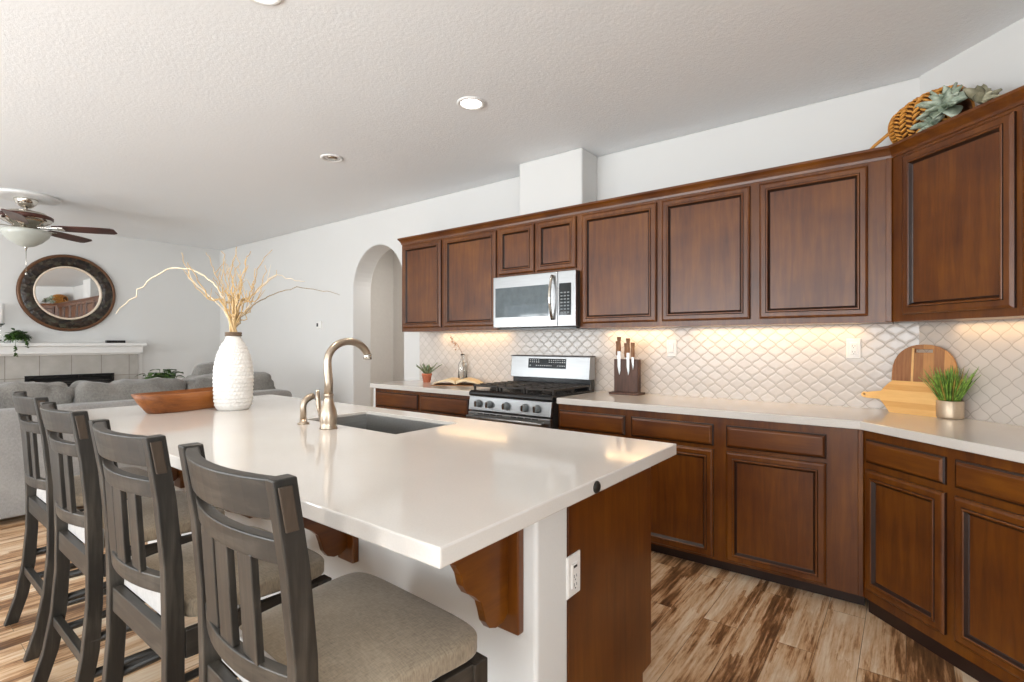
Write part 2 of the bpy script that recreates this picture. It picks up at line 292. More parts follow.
# ------------------------------------------------------------------ mesh helpers
class MB:
    def __init__(s): s.v = []; s.f = []; s.smooth = []
    def add(s, vs, fs, sm=False):
        n = len(s.v); s.v += [tuple(v) for v in vs]; s.f += [[i+n for i in f] for f in fs]; s.smooth += [sm]*len(fs); return s
    def box(s, x0, x1, y0, y1, z0, z1, mtx=None):
        vs = [Vector((x, y, z)) for z in (z0, z1) for y in (y0, y1) for x in (x0, x1)]
        if mtx: vs = [mtx @ v for v in vs]
        return s.add(vs, [(0, 2, 3, 1), (4, 5, 7, 6), (0, 1, 5, 4), (2, 6, 7, 3), (0, 4, 6, 2), (1, 3, 7, 5)])
    def prism(s, pts, z0, z1, axis='z', sm=False):
        n = len(pts)
        def P(a, b, c): return {'z': (a, b, c), 'y': (a, c, b), 'x': (c, a, b)}[axis]
        vs = [P(a, b, z0) for a, b in pts] + [P(a, b, z1) for a, b in pts]
        s.add(vs, [list(range(n))[::-1], list(range(n, 2*n))]); k = len(s.v)-2*n
        s.f += [[k+i, k+(i+1) % n, k+n+(i+1) % n, k+n+i] for i in range(n)]; s.smooth += [sm]*n
        return s
    def lathe(s, prof, c=(0, 0, 0), n=32, axis='z', cap=True):
        vs = []; fs = []
        for r, h in prof:
            for i in range(n):
                a = 2*PI*i/n; p = (r*math.cos(a), r*math.sin(a), h)
                if axis == 'y': p = (p[0], p[2], p[1])
                if axis == 'x': p = (p[2], p[0], p[1])
                vs.append((p[0]+c[0], p[1]+c[1], p[2]+c[2]))
        for j in range(len(prof)-1):
            for i in range(n): fs.append((j*n+i, j*n+(i+1) % n, (j+1)*n+(i+1) % n, (j+1)*n+i))
        s.add(vs, fs, True)
        if cap:
            k = len(s.v)-len(vs)
            s.f.append([k+i for i in range(n)][::-1]); s.smooth.append(False)
            s.f.append([k+(len(prof)-1)*n+i for i in range(n)]); s.smooth.append(False)
        return s
    def tube(s, path, rad, n=8, cap=True, flat=1.0):
        path = [Vector(p) for p in path]; R = rad if isinstance(rad, (list, tuple)) else [rad]*len(path)
        vs = []; fs = []; up = None
        for i, p in enumerate(path):
            t = (path[min(i+1, len(path)-1)]-path[max(i-1, 0)]).normalized()
            if up is None: up = Vector((0, 0, 1)) if abs(t.z) < .9 else Vector((1, 0, 0))
            a = t.cross(up).normalized(); up = a.cross(t).normalized()
            for k in range(n):
                q = 2*PI*k/n; vs.append(p+a*math.cos(q)*R[i]+up*math.sin(q)*R[i]*flat)
        for i in range(len(path)-1):
            for k in range(n): fs.append((i*n+k, i*n+(k+1) % n, (i+1)*n+(k+1) % n, (i+1)*n+k))
        s.add(vs, fs, True)
        if cap:
            k0 = len(s.v)-len(vs)
            s.f.append([k0+k for k in range(n)][::-1]); s.smooth.append(False)
            s.f.append([k0+(len(path)-1)*n+k for k in range(n)]); s.smooth.append(False)
        return s
    def loft(s, rings, sm=False, cap=True):
        n = len(rings[0]); vs = [v for r in rings for v in r]; fs = []
        for j in range(len(rings)-1):
            for i in range(n): fs.append((j*n+i, j*n+(i+1) % n, (j+1)*n+(i+1) % n, (j+1)*n+i))
        s.add(vs, fs, sm)
        if cap:
            k = len(s.v)-len(vs)
            s.f.append([k+i for i in range(n)][::-1]); s.smooth.append(False)
            s.f.append([k+(len(rings)-1)*n+i for i in range(n)]); s.smooth.append(False)
        return s
    def panel(s, x0, x1, z0, z1, prof, y=0):
        """stepped frame: prof lists (inset, y) from the back edge to the centre field, facing -y"""
        rings = [[(x0+i, y+d, z0+i), (x1-i, y+d, z0+i), (x1-i, y+d, z1-i), (x0+i, y+d, z1-i)] for i, d in prof]
        return s.loft(rings)
    def build(s, name, mat, parent=None, bev=0, seg=2, sub=0, loc=None, rot=None, glaze=()):
        me = bpy.data.meshes.new(name); me.from_pydata(s.v, [], s.f)
        for p, sm in zip(me.polygons, s.smooth): p.use_smooth = sm
        bm = bmesh.new(); bm.from_mesh(me); bmesh.ops.recalc_face_normals(bm, faces=bm.faces); bm.to_mesh(me); bm.free()
        me.materials.append(mat)
        if glaze:   # the dark glaze left standing in the grooves of a moulded panel
            me.materials.append(M['glaze'])
            for i, p in enumerate(me.polygons):
                if i//4 in glaze: p.material_index = 1
        o = bpy.data.objects.new(name, me); C.objects.link(o)
        if parent: o.parent = parent
        if loc: o.location = loc
        if rot: o.rotation_euler = rot
        if bev:
            m = o.modifiers.new('bevel', 'BEVEL'); m.width = bev; m.segments = seg; m.limit_method = 'ANGLE'; m.angle_limit = math.radians(40)
        if sub:
            m = o.modifiers.new('subsurf', 'SUBSURF'); m.levels = sub; m.render_levels = sub
            for p in me.polygons: p.use_smooth = True
        return o
def thing(name, label, cat, loc=(0, 0, 0), rz=0, group=None):
    o = bpy.data.objects.new(name, None); C.objects.link(o); o.location = loc; o.rotation_euler = (0, 0, rz)
    o.empty_display_size = .05
    o['label'] = label; o['category'] = cat
    if group: o['group'] = group
    return o
def tag(o, label, cat, group=None):
    o['label'] = label; o['category'] = cat
    if group: o['group'] = group
    return o
def struct(name, mb, mat, **k):
    o = mb.build(name, mat, **k); o['kind'] = 'structure'; return o
def copy_tree(o, parent=None):
    c = o.copy(); C.objects.link(c)
    if parent: c.parent = parent
    for ch in list(o.children): copy_tree(ch, c)
    return c
def pillow(cx, cy, cz, w, d, h, seed=0, n=14, e=.35, wr=.012, puff=.0):
    """soft cushion: rounded box with wrinkles"""
    bm = bmesh.new(); bmesh.ops.create_cube(bm, size=2)
    bmesh.ops.subdivide_edges(bm, edges=bm.edges, cuts=n, use_grid_fill=True)
    for v in bm.verts:
        c = v.co.copy()
        u = Vector([math.copysign(abs(math.sin(q*PI/2))**.85, q) for q in c])
        # superquadric pull of the cube onto a rounded form
        k = (abs(u.x)**(2/e)+abs(u.y)**(2/e)+abs(u.z)**(2/e))**(e/2)
        mxx = max(abs(u.x), abs(u.y), abs(u.z))
        q = u*(mxx/k if k > 0 else 1)*1.0
        q = Vector((q.x*w/2, q.y*d/2, q.z*h/2))
        if puff:
            q.z *= 1+puff*(1-(2*q.x/w)**2)*(1-(2*q.y/d)**2)
        f = noise.noise(Vector((q.x*6+seed*7.1, q.y*6, q.z*6)))*wr+(abs(noise.noise(Vector((q.x*11+seed, q.y*9, q.z*11))))-.2)*wr*.9
        q += q.normalized()*f
        v.co = q+Vector((cx, cy, cz))
    mb = MB(); bm.verts.index_update()
    mb.add([v.co for v in bm.verts], [[v.index for v in f.verts] for f in bm.faces], True); bm.free(); return mb
def leaf(mb, base, direc, length, width, droop=.3, thick=.0015, n=6, fold=.15, tip=1.0):
    """a solid tapering leaf from base along direc"""
    d = Vector(direc).normalized(); side = d.cross(Vector((0, 0, 1)))
    side = side.normalized() if side.length > .05 else Vector((1, 0, 0)); up = side.cross(d).normalized()
    rings = []; p = Vector(base)
    for i in range(n+1):
        t = i/n; wv = width*.5*(math.sin(PI*min(1, (t*.86+.14)))**.8)*(1 if t < .98 else .15)+.0004
        q = p+d*length*t-Vector((0, 0, 1))*droop*length*t*t
        rings.append([q-side*wv+up*fold*wv, q-up*thick, q+side*wv+up*fold*wv, q+up*thick])
    return mb.loft(rings, True)

W = 3.565; ZC = 2.74; CD = 3.625
R2 = math.sqrt(2)
# ------------------------------------------------------------------ the room
struct('floor', MB().box(-8.7, 2.3, -3.4, 5.2, -.05, 0), M['floor'])
struct('ceiling', MB().box(-8.7, 2.3, -3.4, 5.2, ZC, ZC+.05), M['ceiling'])
ax0, ax1, zs = -5.068, -4.186, 1.90; r = (ax1-ax0)/2; axc = (ax0+ax1)/2
pts = [(-8.7, 0), (ax0, 0), (ax0, zs)] + [(axc-r*math.cos(PI*i/28), zs+r*1.06*math.sin(PI*i/28)) for i in range(1, 28)] + [(ax1, zs), (ax1, 0), (.059, 0), (.12, 0), (.12, ZC), (.059, ZC), (-8.7, ZC)]
struct('wall_back', MB().prism(pts, W, W+.252, 'y'), M['wall'], bev=.014, seg=3)
struct('wall_left', MB().box(-8.7, -8.53, -3.4, W, 0, ZC), M['wall'])
dmb = MB().prism([(.06, W), (1.36, W-1.3), (1.36+.14, W-1.3+.14), (.06+.14, W+.14)], 0, ZC)
struct('wall_diagonal', dmb, M['wall'])
struct('wall_right', MB().box(1.36, 1.5, -.3, W-1.3, 0, ZC).box(1.36, 1.5, -3.2, -2.3, 0, ZC).box(1.36, 1.5, -2.3, -.3, 0, .8).box(1.36, 1.5, -2.3, -.3, 2.2, ZC), M['wall'])
fm = MB(); xs = -8.7
for a, b, z0, z1 in WIN:
    fm.box(xs, a, -3.3, -3.2, 0, ZC); fm.box(a, b, -3.3, -3.2, 0, z0); fm.box(a, b, -3.3, -3.2, z1, ZC); xs = b
fm.box(xs, 1.5, -3.3, -3.2, 0, ZC)
struct('wall_front', fm, M['wall'])
for k, (a, b, z0, z1) in enumerate(WIN):
    wf = MB(); t = .05
    wf.box(a, b, -3.27, -3.21, z0, z0+t).box(a, b, -3.27, -3.21, z1-t, z1).box(a, a+t, -3.27, -3.21, z0, z1).box(b-t, b, -3.27, -3.21, z0, z1).box((a+b)/2-.03, (a+b)/2+.03, -3.27, -3.21, z0, z1)
    struct('window_%d' % (k+1), wf, M['white_trim'])
# the hallway seen through the arch
struct('wall_hall', MB().box(-6.2, -3.0, 5.0, 5.1, 0, ZC).box(-6.2, -6.1, W+.25, 5.0, 0, ZC).box(-3.1, -3.0, W+.25, 5.0, 0, ZC), M['hall'])
l = bpy.data.lights.new('hall_fill_light', 'AREA'); l.size = .5; l.energy = 15; l.color = (1, .97, .93)  # unseen light added to brighten the hallway behind the arch
o = bpy.data.objects.new('hall_fill_light', l); C.objects.link(o); o.location = (-4.6, 4.4, ZC-.02)
# boxed chase above the wall cabinets
struct('wall_chase', MB().box(-2.49, -1.905, 3.325, W, 2.22, ZC), M['wall'], bev=.012, seg=3)
struct('baseboard_back', MB().box(-8.53, ax0, W-.014, W, 0, .09), M['white_trim'], bev=.004)
struct('baseboard_left', MB().box(-8.53, -8.516, -3.2, .93, 0, .09).box(-8.53, -8.516, 2.47, W, 0, .09), M['white_trim'], bev=.004)

# ------------------------------------------------------------------ cabinets
DOOR = [(0, 0), (0, -.012), (.006, -.018), (.012, -.0205), (.033, -.0205), (.0345, -.019), (.036, -.0235), (.039, -.0255), (.043, -.0255), (.046, -.023), (.053, -.012), (.057, -.009)]
DRAWER = [(0, 0), (0, -.009), (.007, -.013), (.014, -.020), (.018, -.021)]
def cabinet(label, loc, rz, x0, x1, z0, z1, depth, doors=(), drawers=(), kick=None, group=None, name='wall_cabinet', stile=None, end_panel=False):
    t = thing(name, label, 'cabinet', loc, rz, group)
    body = MB()
    # carcass with a face frame whose openings are set back behind the doors
    body.box(x0, x1, .012, depth, z0, z1)
    cuts = sorted([(d[0], d[1]) for d in (doors or drawers)])
    e = x0
    for a, b in cuts:
        body.box(e, a+.012, 0, .012, z0, z1); e = b-.012
    body.box(e, x1, 0, .012, z0, z1)
    for a, b in cuts:
        zz = sorted([(d[2], d[3]) for d in list(doors)+list(drawers) if abs(d[0]-a) < .02])
        lo = z0
        for c, d in zz: body.box(a+.012, b-.012, 0, .012, lo, c+.012); lo = d-.012
        body.box(a+.012, b-.012, 0, .012, lo, z1)
    body.build('carcass', M['cab'], t)
    for d in doors: MB().panel(*d, DOOR).build('door', M['cab'], t, glaze=(0, 4, 5, 9, 10))
    for d in drawers: MB().panel(*d, DRAWER).build('drawer', M['cabh'], t, glaze=(0, 1))
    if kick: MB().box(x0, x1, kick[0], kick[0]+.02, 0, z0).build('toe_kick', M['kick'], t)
    if stile: MB().box(*stile, -.008, 0, z0, z1).build('corner_bead', M['cab'], t, bev=.003)
    if end_panel: MB().box(x0-.028, x0, .0, depth, 0, z1).build('end_panel', M['white_trim'], t)
    return t
UF = 3.235; UB, UT = 1.392, 2.225; UD = W-UF-.006
g = 'cherry wall cabinets'
cabinet('two-door cherry wall cabinet left of the microwave, above the open book', (0, UF, 0), 0, -3.82, -2.640, UB, UT, UD,
        [(-3.79, -3.283, 1.425, 2.205), (-3.239, -2.649, 1.425, 2.205)], group=g)
cabinet('short two-door cherry cabinet directly above the microwave', (0, UF, 0), 0, -2.640, -1.873, 1.812, UT, UD,
        [(-2.617, -2.27, 1.832, 2.205), (-2.242, -1.898, 1.832, 2.205)], group=g)
cabinet('single-door cherry wall cabinet above the knife block, right of the microwave', (0, UF, 0), 0, -1.873, -1.274, UB, UT, UD,
        [(-1.848, -1.292, 1.425, 2.205)], group=g)
cabinet('wide two-door cherry wall cabinet over the bare stretch of counter by the corner', (0, UF, 0), 0, -1.274, -.056, UB, UT, UD,
        [(-1.255, -.724, 1.425, 2.205), (-.673, -.156, 1.425, 2.205)], stile=(-.082, -.056), group=g)
UX, UY = -.056, UF
cabinet('angled single-door cherry wall cabinet under the tipped wicker basket', (UX, UY, 0), -PI/4, 0.0, .587, UB, UT, .30,
        [(.07, .572, 1.425, 2.205)], group=g)
cabinet('angled cherry wall cabinet cut off by the right edge of the photo', (UX, UY, 0), -PI/4, .587, 1.17, UB, UT, .30,
        [(.602, 1.13, 1.425, 2.205)], group=g)
# crown moulding swept along the tops of the wall cabinets
prof = [(.0, 2.223), (-.005, 2.223), (-.008, 2.236), (-.012, 2.244), (-.019, 2.256), (-.026, 2.264), (-.029, 2.267), (-.031, 2.270), (-.031, 2.282), (.0, 2.282)]
path = [((-3.82, W-.006), (-1, 0)), ((-3.82, UF), (-1, -1)), ((UX, UY), (math.tan(-PI/8), -1)), ((UX+1.17/R2, UY-1.17/R2), (-.7071, -.7071))]
rings = [[(p[0]+n[0]*-o, p[1]+n[1]*-o, z) for o, z in prof] for p, n in path]
cm = MB().loft(rings)
cm.build('crown_molding', M['cabh'])
tag(bpy.data.objects['crown_molding'], 'dark cherry crown moulding along the top of all the wall cabinets', 'moulding')
rail = [(.018, UB-.022), (-.004, UB-.022), (-.006, UB-.016), (-.006, UB-.004), (.018, UB)]
def rail_run(a, b, label):
    rr = [[(p[0]+n[0]*-o, p[1]+n[1]*-o, z) for o, z in rail] for p, n in (a, b)]
    tag(MB().loft(rr).build('light_rail', M['cabh']), label, 'moulding')

# base cabinets
LF = 2.957; ZB0, ZB1 = .075, .873; LD = W-LF-.006
g = 'cherry base cabinets'
cabinet('cherry base cabinet left of the range, beyond the sink', (0, LF, 0), 0, -3.86, -2.655, ZB0, ZB1, LD,
        [(-3.83, -3.28, .09, .69), (-3.245, -2.70, .09, .69)], [(-3.83, -3.28, .715, .845), (-3.245, -2.70, .715, .845)], (.075,), g, 'base_cabinet', end_panel=True)
cabinet('cherry base cabinet right beside the range, behind the island corner', (0, LF, 0), 0, -1.876, -1.365, ZB0, ZB1, LD,
        [(-1.866, -1.385, .09, .69)], [(-1.866, -1.385, .712, .832)], (.075,), g, 'base_cabinet')
cabinet('cherry base cabinet below the knife block side, partly hidden by the island end', (0, LF, 0), 0, -1.365, -.820, ZB0, ZB1, LD,
        [(-1.343, -.852, .09, .69)], [(-1.343, -.852, .712, .832)], (.075,), g, 'base_cabinet')
cabinet('cherry base cabinet with scuffed door and wide stile at the inner corner', (0, LF, 0), 0, -.820, -.160, ZB0, ZB1, LD,
        [(-.784, -.312, .09, .69)], [(-.784, -.312, .712, .832)], (.075,), g, 'base_cabinet', stile=(-.183, -.160))
LX, LY = -.162, LF
cabinet('angled cherry base cabinet nearest the inner corner, below the cutting boards', (LX, LY, 0), -PI/4, .0, .425, ZB0, ZB1, .58,
        [(.025, .412, .125, .690)], [(.025, .412, .722, .832)], (.03,), g, 'base_cabinet')
cabinet('angled cherry base cabinet cut off by the right edge of the photo', (LX, LY, 0), -PI/4, .425, 1.1, ZB0, ZB1, .58,
        [(.452, .98, .125, .690)], [(.452, .98, .722, .832)], (.03,), g, 'base_cabinet')

# counters
tag(MB().prism([(-3.905, 2.93), (-2.645, 2.93), (-2.645, W-.004), (-3.905, W-.004)], .874, .914).build('countertop', M['quartz'], bev=.004),
    'short white quartz countertop left of the range with potted aloe and open book', 'countertop')
e = 1.15
tag(MB().prism([(-1.878, 2.93), (-.173, 2.93), (-.173+e/R2, 2.93-e/R2), (CD/2+.0+.62, CD/2-.62-.01), (.055, W-.006), (-1.878, W-.004)], .874, .914).build('countertop', M['quartz'], bev=.004),
    'long white quartz countertop right of the range, bending along the angled wall', 'countertop')
# tiled splashbacks (their own object axes carry the lantern pattern)
tb = MB().box(-3.93, .062, -.008, 0, .914, UB+.003).box(-2.645, -1.873, -.008, 0, .80, .914)
struct('wall_tile_back', tb, M['tile'], loc=(0, W, 0))
td = MB().box(.0, 1.7, -.008, 0, .914, UB+.003)
struct('wall_tile_diagonal', td, M['tile'], loc=(.06, W, 0), rot=(0, 0, -PI/4))

# ------------------------------------------------------------------ range
t = thing('gas_range', 'stainless steel gas range with black cooktop between the counters', 'stove', (-2.268, 2.895, 0))
MB().box(-.372, .372, .02, .612, .02, .884).build('body', M['grey_dark'], t)
MB().box(-.372, .372, .0, .03, .05, .19).build('drawer', M['steel'], t, bev=.006)
d = MB().box(-.372, .372, -.015, .02, .20, .770).build('oven_door', M['steel'], t, bev=.006)
MB().box(-.26, .26, -.017, -.012, .30, .62).build('window', M['glass_black'], d, bev=.004)
MB().tube([(-.34, -.062, .737), (0, -.068, .737), (.34, -.062, .737)], .012, 12).build('handle', M['steel'], d)
for sx in (-1, 1): MB().tube([(sx*.32, -.016, .737), (sx*.32, -.062, .737)], .009, 10).build('handle_bracket', M['steel'], d)
for k in range(9):
    if k != 4: MB().box(-.25+k*.0625-.024, -.25+k*.0625+.024, -.0175, -.014, .755, .763).build('vent_slot', M['slot'], d)
MB().prism([(-.012, .782), (.03, .782), (.03, .884), (.004, .884)], -.372, .372, 'x').build('control_panel', M['steel'], t, bev=.003)
for kx in (-.272, -.165, -.008, .158, .262):
    k = MB().lathe([(.029, 0), (.029, -.004), (.024, -.008), (.022, -.032), (.019, -.036)], (kx, -.006, .832), 24, 'y').build('knob', M['print_grey'], t)
    MB().box(kx-.008, kx+.008, -.050, -.034, .810, .854).build('grip', M['chrome'], k, bev=.003)
ct = MB().prism([(.0, .886), (-.004, .900), (.0, .914), (.022, .927), (.58, .927), (.58, .886)], -.375, .375, 'x').build('cooktop', M['black'], t, bev=.003)
for bx, by, br in ((-.24, .16, .05), (-.24, .43, .04), (0, .30, .055), (.24, .16, .045), (.24, .43, .05)):
    MB().lathe([(br, 0), (br, .008), (br*.8, .012), (br*.8, .02), (br*.5, .022)], (bx, by, .927), 24).build('burner', M['iron'], t)
for gx in (-.248, 0, .248):
    gm = MB(); a, b = gx-.121, gx+.121
    for y in (.045, .545): gm.box(a, b, y-.007, y+.007, .952, .966)
    for x in (a+.007, b-.007): gm.box(x-.007, x+.007, .045, .545, .952, .966)
    for y in (.12, .205, .295, .385, .47): gm.box(a, b, y-.006, y+.006, .954, .970)
    gm.box(gx-.006, gx+.006, .045, .545, .954, .970)
    for x in (a+.01, b-.01):
        for y in (.05, .295, .54): gm.box(x-.008, x+.008, y-.008, y+.008, .927, .953)
    gm.build('grate', M['iron'], t, bev=.003)
MB().box(-.370, .370, .545, .612, .80, 1.012).build('lower_backguard', M['black'], t, bev=.004)
bg = MB().prism([(.515, 1.005), (.612, 1.005), (.612, 1.178), (.533, 1.178)], -.374, .374, 'x').build('backguard', M['steel'], t, bev=.004)
MB().box(-.376, .376, .527, .615, 1.178, 1.184).build('top_trim', M['grey_dark'], bg)
def on_guard(x0, x1, z0, z1, off, th):
    m = MB(); f = lambda z: .515+(z-1.005)*.018/.173
    m.add([(x0, f(z0)-off, z0), (x1, f(z0)-off, z0), (x1, f(z1)-off, z1), (x0, f(z1)-off, z1), (x0, f(z0)-off+th, z0), (x1, f(z0)-off+th, z0), (x1, f(z1)-off+th, z1), (x0, f(z1)-off+th, z1)],
          [(0, 1, 2, 3), (7, 6, 5, 4), (0, 4, 5, 1), (1, 5, 6, 2), (2, 6, 7, 3), (3, 7, 4, 0)]); return m
dp = on_guard(-.195, .165, 1.082, 1.160, .003, .004).build('display', M['glass_black'], bg)
rg = random.Random(2)
for rz_ in (1.100, 1.128, 1.144):
    for k in range(17):
        x = -.180+k*.0205
        if (5 <= k <= 8 and rz_ > 1.11) or rg.random() < .18: continue
        q = on_guard(x, x+.011*rg.uniform(.6, 1), rz_, rz_+.0065, .0038, .001); q.build('button_mark', M['glyph'], dp)

# ------------------------------------------------------------------ microwave
t = thing('microwave', 'stainless over-the-range microwave hung under the short cabinet', 'microwave', (-2.247, 3.165, 1.402))
MB().box(-.379, .379, .03, .39, .0, .405).build('body', M['grey_dark'], t, bev=.003)
d = MB().box(-.381, .228, 0, .03, .004, .406).build('door', M['steel'], t, bev=.004)
MB().box(-.358, .150, -.003, .002, .085, .318).build('window', M['panel_glass'], d, bev=.003)
hp = [(.190, -.012-.038*math.sin(PI*i/12), .055+.325*i/12) for i in range(13)]
MB().tube(hp, .011, 12).build('handle', M['chrome'], d)
p = MB().box(.231, .381, 0, .03, .004, .406).build('control_panel', M['steel'], t, bev=.004)
k = MB().box(.243, .345, -.003, .002, .085, .318).build('keypad', M['glass_black'], p, bev=.002)
for i in range(7):
    for j in range(3): MB().box(.256+j*.028, .274+j*.028, -.0036, -.0028, .100+i*.024, .110+i*.024).build('button_mark', M['print_grey'], k)
MB().box(-.36, .36, .05, .36, -.012, 0).build('underside_vent', M['black'], t)

# ------------------------------------------------------------------ island
t = thing('kitchen_island', 'kitchen island with white half wall and cherry end panel', 'kitchen island', (0, 0, 0))
IX0, IX1, IYW, IYP, IYB = -3.58, -.757, 1.087, 1.244, 1.838
MB().box(IX0, IX1, IYW, IYP, 0, .8735).build('half_wall', M['wall'], t, bev=.012, seg=3)
MB().prism([(IYP+.001, 0), (IYB-.075, 0), (IYB-.075, .085), (IYB, .085), (IYB, .8735), (IYP+.001, .8735)], IX1-.02, IX1, 'x').build('end_panel', M['cab'], t, bev=.002)
MB().box(IX0, IX1-.021, IYP+.001, IYB-.02, .085, .66).build('carcass', M['cab'], t)
MB().box(IX0, IX1-.021, IYB-.02, IYB, .085, .8735).build('face_frame', M['cab'], t)
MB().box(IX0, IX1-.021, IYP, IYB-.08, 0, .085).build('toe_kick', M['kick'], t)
for k in range(5):
    a = IX0+.04+k*.55
    MB().panel(-a-.50, -a, .10, .70, DOOR).build('door', M['cab'], t, loc=(0, IYB, 0), rot=(0, 0, PI))
MB().box(IX0, IX1, IYW-.012, IYW, 0, .085).build('baseboard', M['white_trim'], t, bev=.003)
def corbel(x):
    c = MB().box(x-.045, x+.045, IYW-.026, IYW, .523, .872).build('corbel', M['cab'], t, bev=.004)
    # scrolled outline in the (y, z) plane: out from the plate along the counter, down in two ogee curves
    o = []
    y0, zt = IYW-.026, .872
    ctrl = [(-.240, .872), (-.240, .800), (-.226, .780), (-.196, .764), (-.180, .738), (-.172, .708), (-.156, .684), (-.130, .666), (-.108, .645), (-.098, .618), (-.090, .588), (-.074, .566), (-.050, .556), (-.026, .556), (-.008, .566), (0, .576)]
    pts = [(y0+a, b) for a, b in ctrl]+[(y0, zt)]
    MB().prism(pts, x-.012, x+.012, 'x').build('scroll', M['caby'], c, bev=.002)
for x in (-.842, -1.555, -2.30, -3.05): corbel(x)
# countertop with the sink cut-out
sx0, sx1, sy0, sy1 = -2.33, -1.646, 1.360, 1.725
X0, X1, Y0, Y1 = -3.63, -.668, .654, 1.861
cm = MB(); out = [(X0, Y0), (X1, Y0), (X1, Y1), (X0, Y1)]; rr = .03
inn = [(sx0, sy0), (sx1, sy0), (sx1, sy1), (sx0, sy1)]
vs = [(x, y, z) for z in (.874, .914) for x, y in out+inn]
fs = []
for i in range(4):
    j = (i+1) % 4
    fs += [(8+i, 8+j, 12+j, 12+i), (i, 4+i, 4+j, j), (i, j, 8+j, 8+i), (4+i, 12+i, 12+j, 4+j)]
cm.add(vs, fs)
ic = cm.build('island_countertop', M['quartz'], bev=.004)
tag(ic, 'large white quartz island countertop with a sink cut into it', 'countertop')
bt = MB().lathe([(.017, 0), (.017, .003), (.015, .006), (.010, .008)], (X1, 1.243, .893), 24, 'x').build('button', M['bronze'], ic); bt['label'] = 'round dark metal button'
# sink bowl
sm = MB(); T = [(sx0+.005, sy0+.005), (sx1-.005, sy0+.005), (sx1-.005, sy1-.005), (sx0+.005, sy1-.005)]
B = [(sx0+.012, sy0+.012), (sx1-.012, sy0+.012), (sx1-.012, sy1-.012), (sx0+.012, sy1-.012)]
O = [(sx0+.001, sy0+.001), (sx1-.001, sy0+.001), (sx1-.001, sy1-.001), (sx0+.001, sy1-.001)]
rings = [[(x, y, .665) for x, y in O], [(x, y, .901) for x, y in O], [(x, y, .901) for x, y in T], [(x, y, .69) for x, y in B], [(x, y, .675) for x, y in [(sx0+.04, sy0+.04), (sx1-.04, sy0+.04), (sx1-.04, sy1-.04), (sx0+.04, sy1-.04)]]]
sk = sm.loft(rings).build('sink', M['sink'], bev=.004); tag(sk, 'undermount stainless steel sink set into the island countertop', 'sink')
MB().lathe([(.045, .676), (.045, .680), (.03, .681), (.028, .677)], ((sx0+sx1)/2, (sy0+sy1)/2, 0), 24).build('drain', M['chrome'], sk)

# faucet
fx, fy = -1.985, 1.272
t = thing('faucet', 'tall brushed nickel gooseneck faucet behind the island sink', 'faucet', (fx, fy, .914))
MB().lathe([(.037, 0), (.037, .006), (.033, .012), (.036, .03), (.037, .055), (.033, .080), (.025, .105), (.020, .125), (.019, .14), (.021, .143), (.021, .149), (.018, .152)], n=32).build('body', M['nickel'], t)
neck = [(0, 0, .150), (0, .002, .20), (0, -.003, .245), (0, -.004, .285)]
for i in range(1, 17):
    a = PI-i*(PI*.86)/16; neck.append((0, .106-.004+.106*math.cos(a), .290+.088*math.sin(a)))
e = neck[-1]; neck.append((0, e[1]+.006, e[2]-.014))
MB().tube(neck, [.018]*3+[.0165]*(len(neck)-3), 16).build('spout', M['nickel'], t)
h = neck[-1]; MB().lathe([(.017, .0), (.019, -.006), (.019, -.022), (.016, -.026)], (h[0], h[1], h[2]+.006), 20).build('spray_tip', M['chrome'], t)
MB().tube([(-.03, 0, .055), (-.052, -.003, .058)], .015, 12).build('lever_hub', M['nickel'], t)
MB().tube([(-.05, -.003, .055), (-.062, -.008, .085), (-.060, -.012, .125), (-.066, -.012, .165)], [.010, .011, .010, .008], 12, flat=.7).build('lever', M['nickel'], t)
t = thing('side_sprayer', 'small brushed nickel side sprayer with bent head left of the faucet', 'sprayer', (-2.186, 1.272, .914))
MB().lathe([(.026, 0), (.026, .005), (.017, .010), (.015, .022)]).build('base', M['nickel'], t)
MB().tube([(0, 0, .015), (0, 0, .082), (.0, .005, .100), (0, .018, .113), (0, .034, .121), (0, .050, .126)], [.014, .0135, .015, .016, .016, .015], 14).build('wand', M['nickel'], t)

# outlets ------------------------------------------------------------------
def outlet(label, loc, rz, usb=False):
    t = thing('wall_outlet', label, 'outlet', loc, rz, 'white electrical plates')
    MB().panel(-.036, .036, -.059, .059, [(0, 0), (0, -.003), (.004, -.006)]).build('plate', M['plastic'], t)
    MB().panel(-.017, .017, -.034, .034, [(0, -.006), (0, -.008), (.001, -.009)]).build('insert', M['plastic'], t)
    s = MB()
    for dz in ((.016, -.018) if not usb else (-.002, -.026)):
        s.box(-.0075, -.0055, -.0095, -.0085, dz-.004, dz+.005).box(.0055, .0075, -.0095, -.0085, dz-.004, dz+.004)
        s.lathe([(.0022, -.0095), (.0022, -.0085)], (0, 0, dz-.010), 10, 'y')
    if usb: s.box(-.010, .010, -.0095, -.0085, .022, .029)
    s.build('slots', M['slot'], t)
    return t
outlet('white outlet on the tile left of the cutting boards', (-.240, W-.008, 1.252), 0)
t = thing('wall_switch', 'white rocker switch plate on the tile right of the knife block', 'switch', (-1.312, W-.008, 1.250))
MB().panel(-.036, .036, -.059, .059, [(0, 0), (0, -.003), (.004, -.006)]).build('plate', M['plastic'], t)
MB().panel(-.016, .016, -.033, .033, [(0, -.006), (0, -.008), (.002, -.010)]).build('rocker', M['plastic'], t)
outlet('white outlet with charging port on the island end, half hidden by the white wall', (-.757, 1.268, .622), PI/2, True)
t = thing('thermostat', 'small white thermostat on the wall left of the arch', 'thermostat', (-5.745, W, 1.508))
MB().panel(-.05, .05, -.045, .045, [(0, 0), (0, -.016), (.006, -.022)]).build('housing', M['plastic'], t)
MB().box(-.040, -.006, -.024, -.020, -.020, .022).build('screen', M['slot'], t)

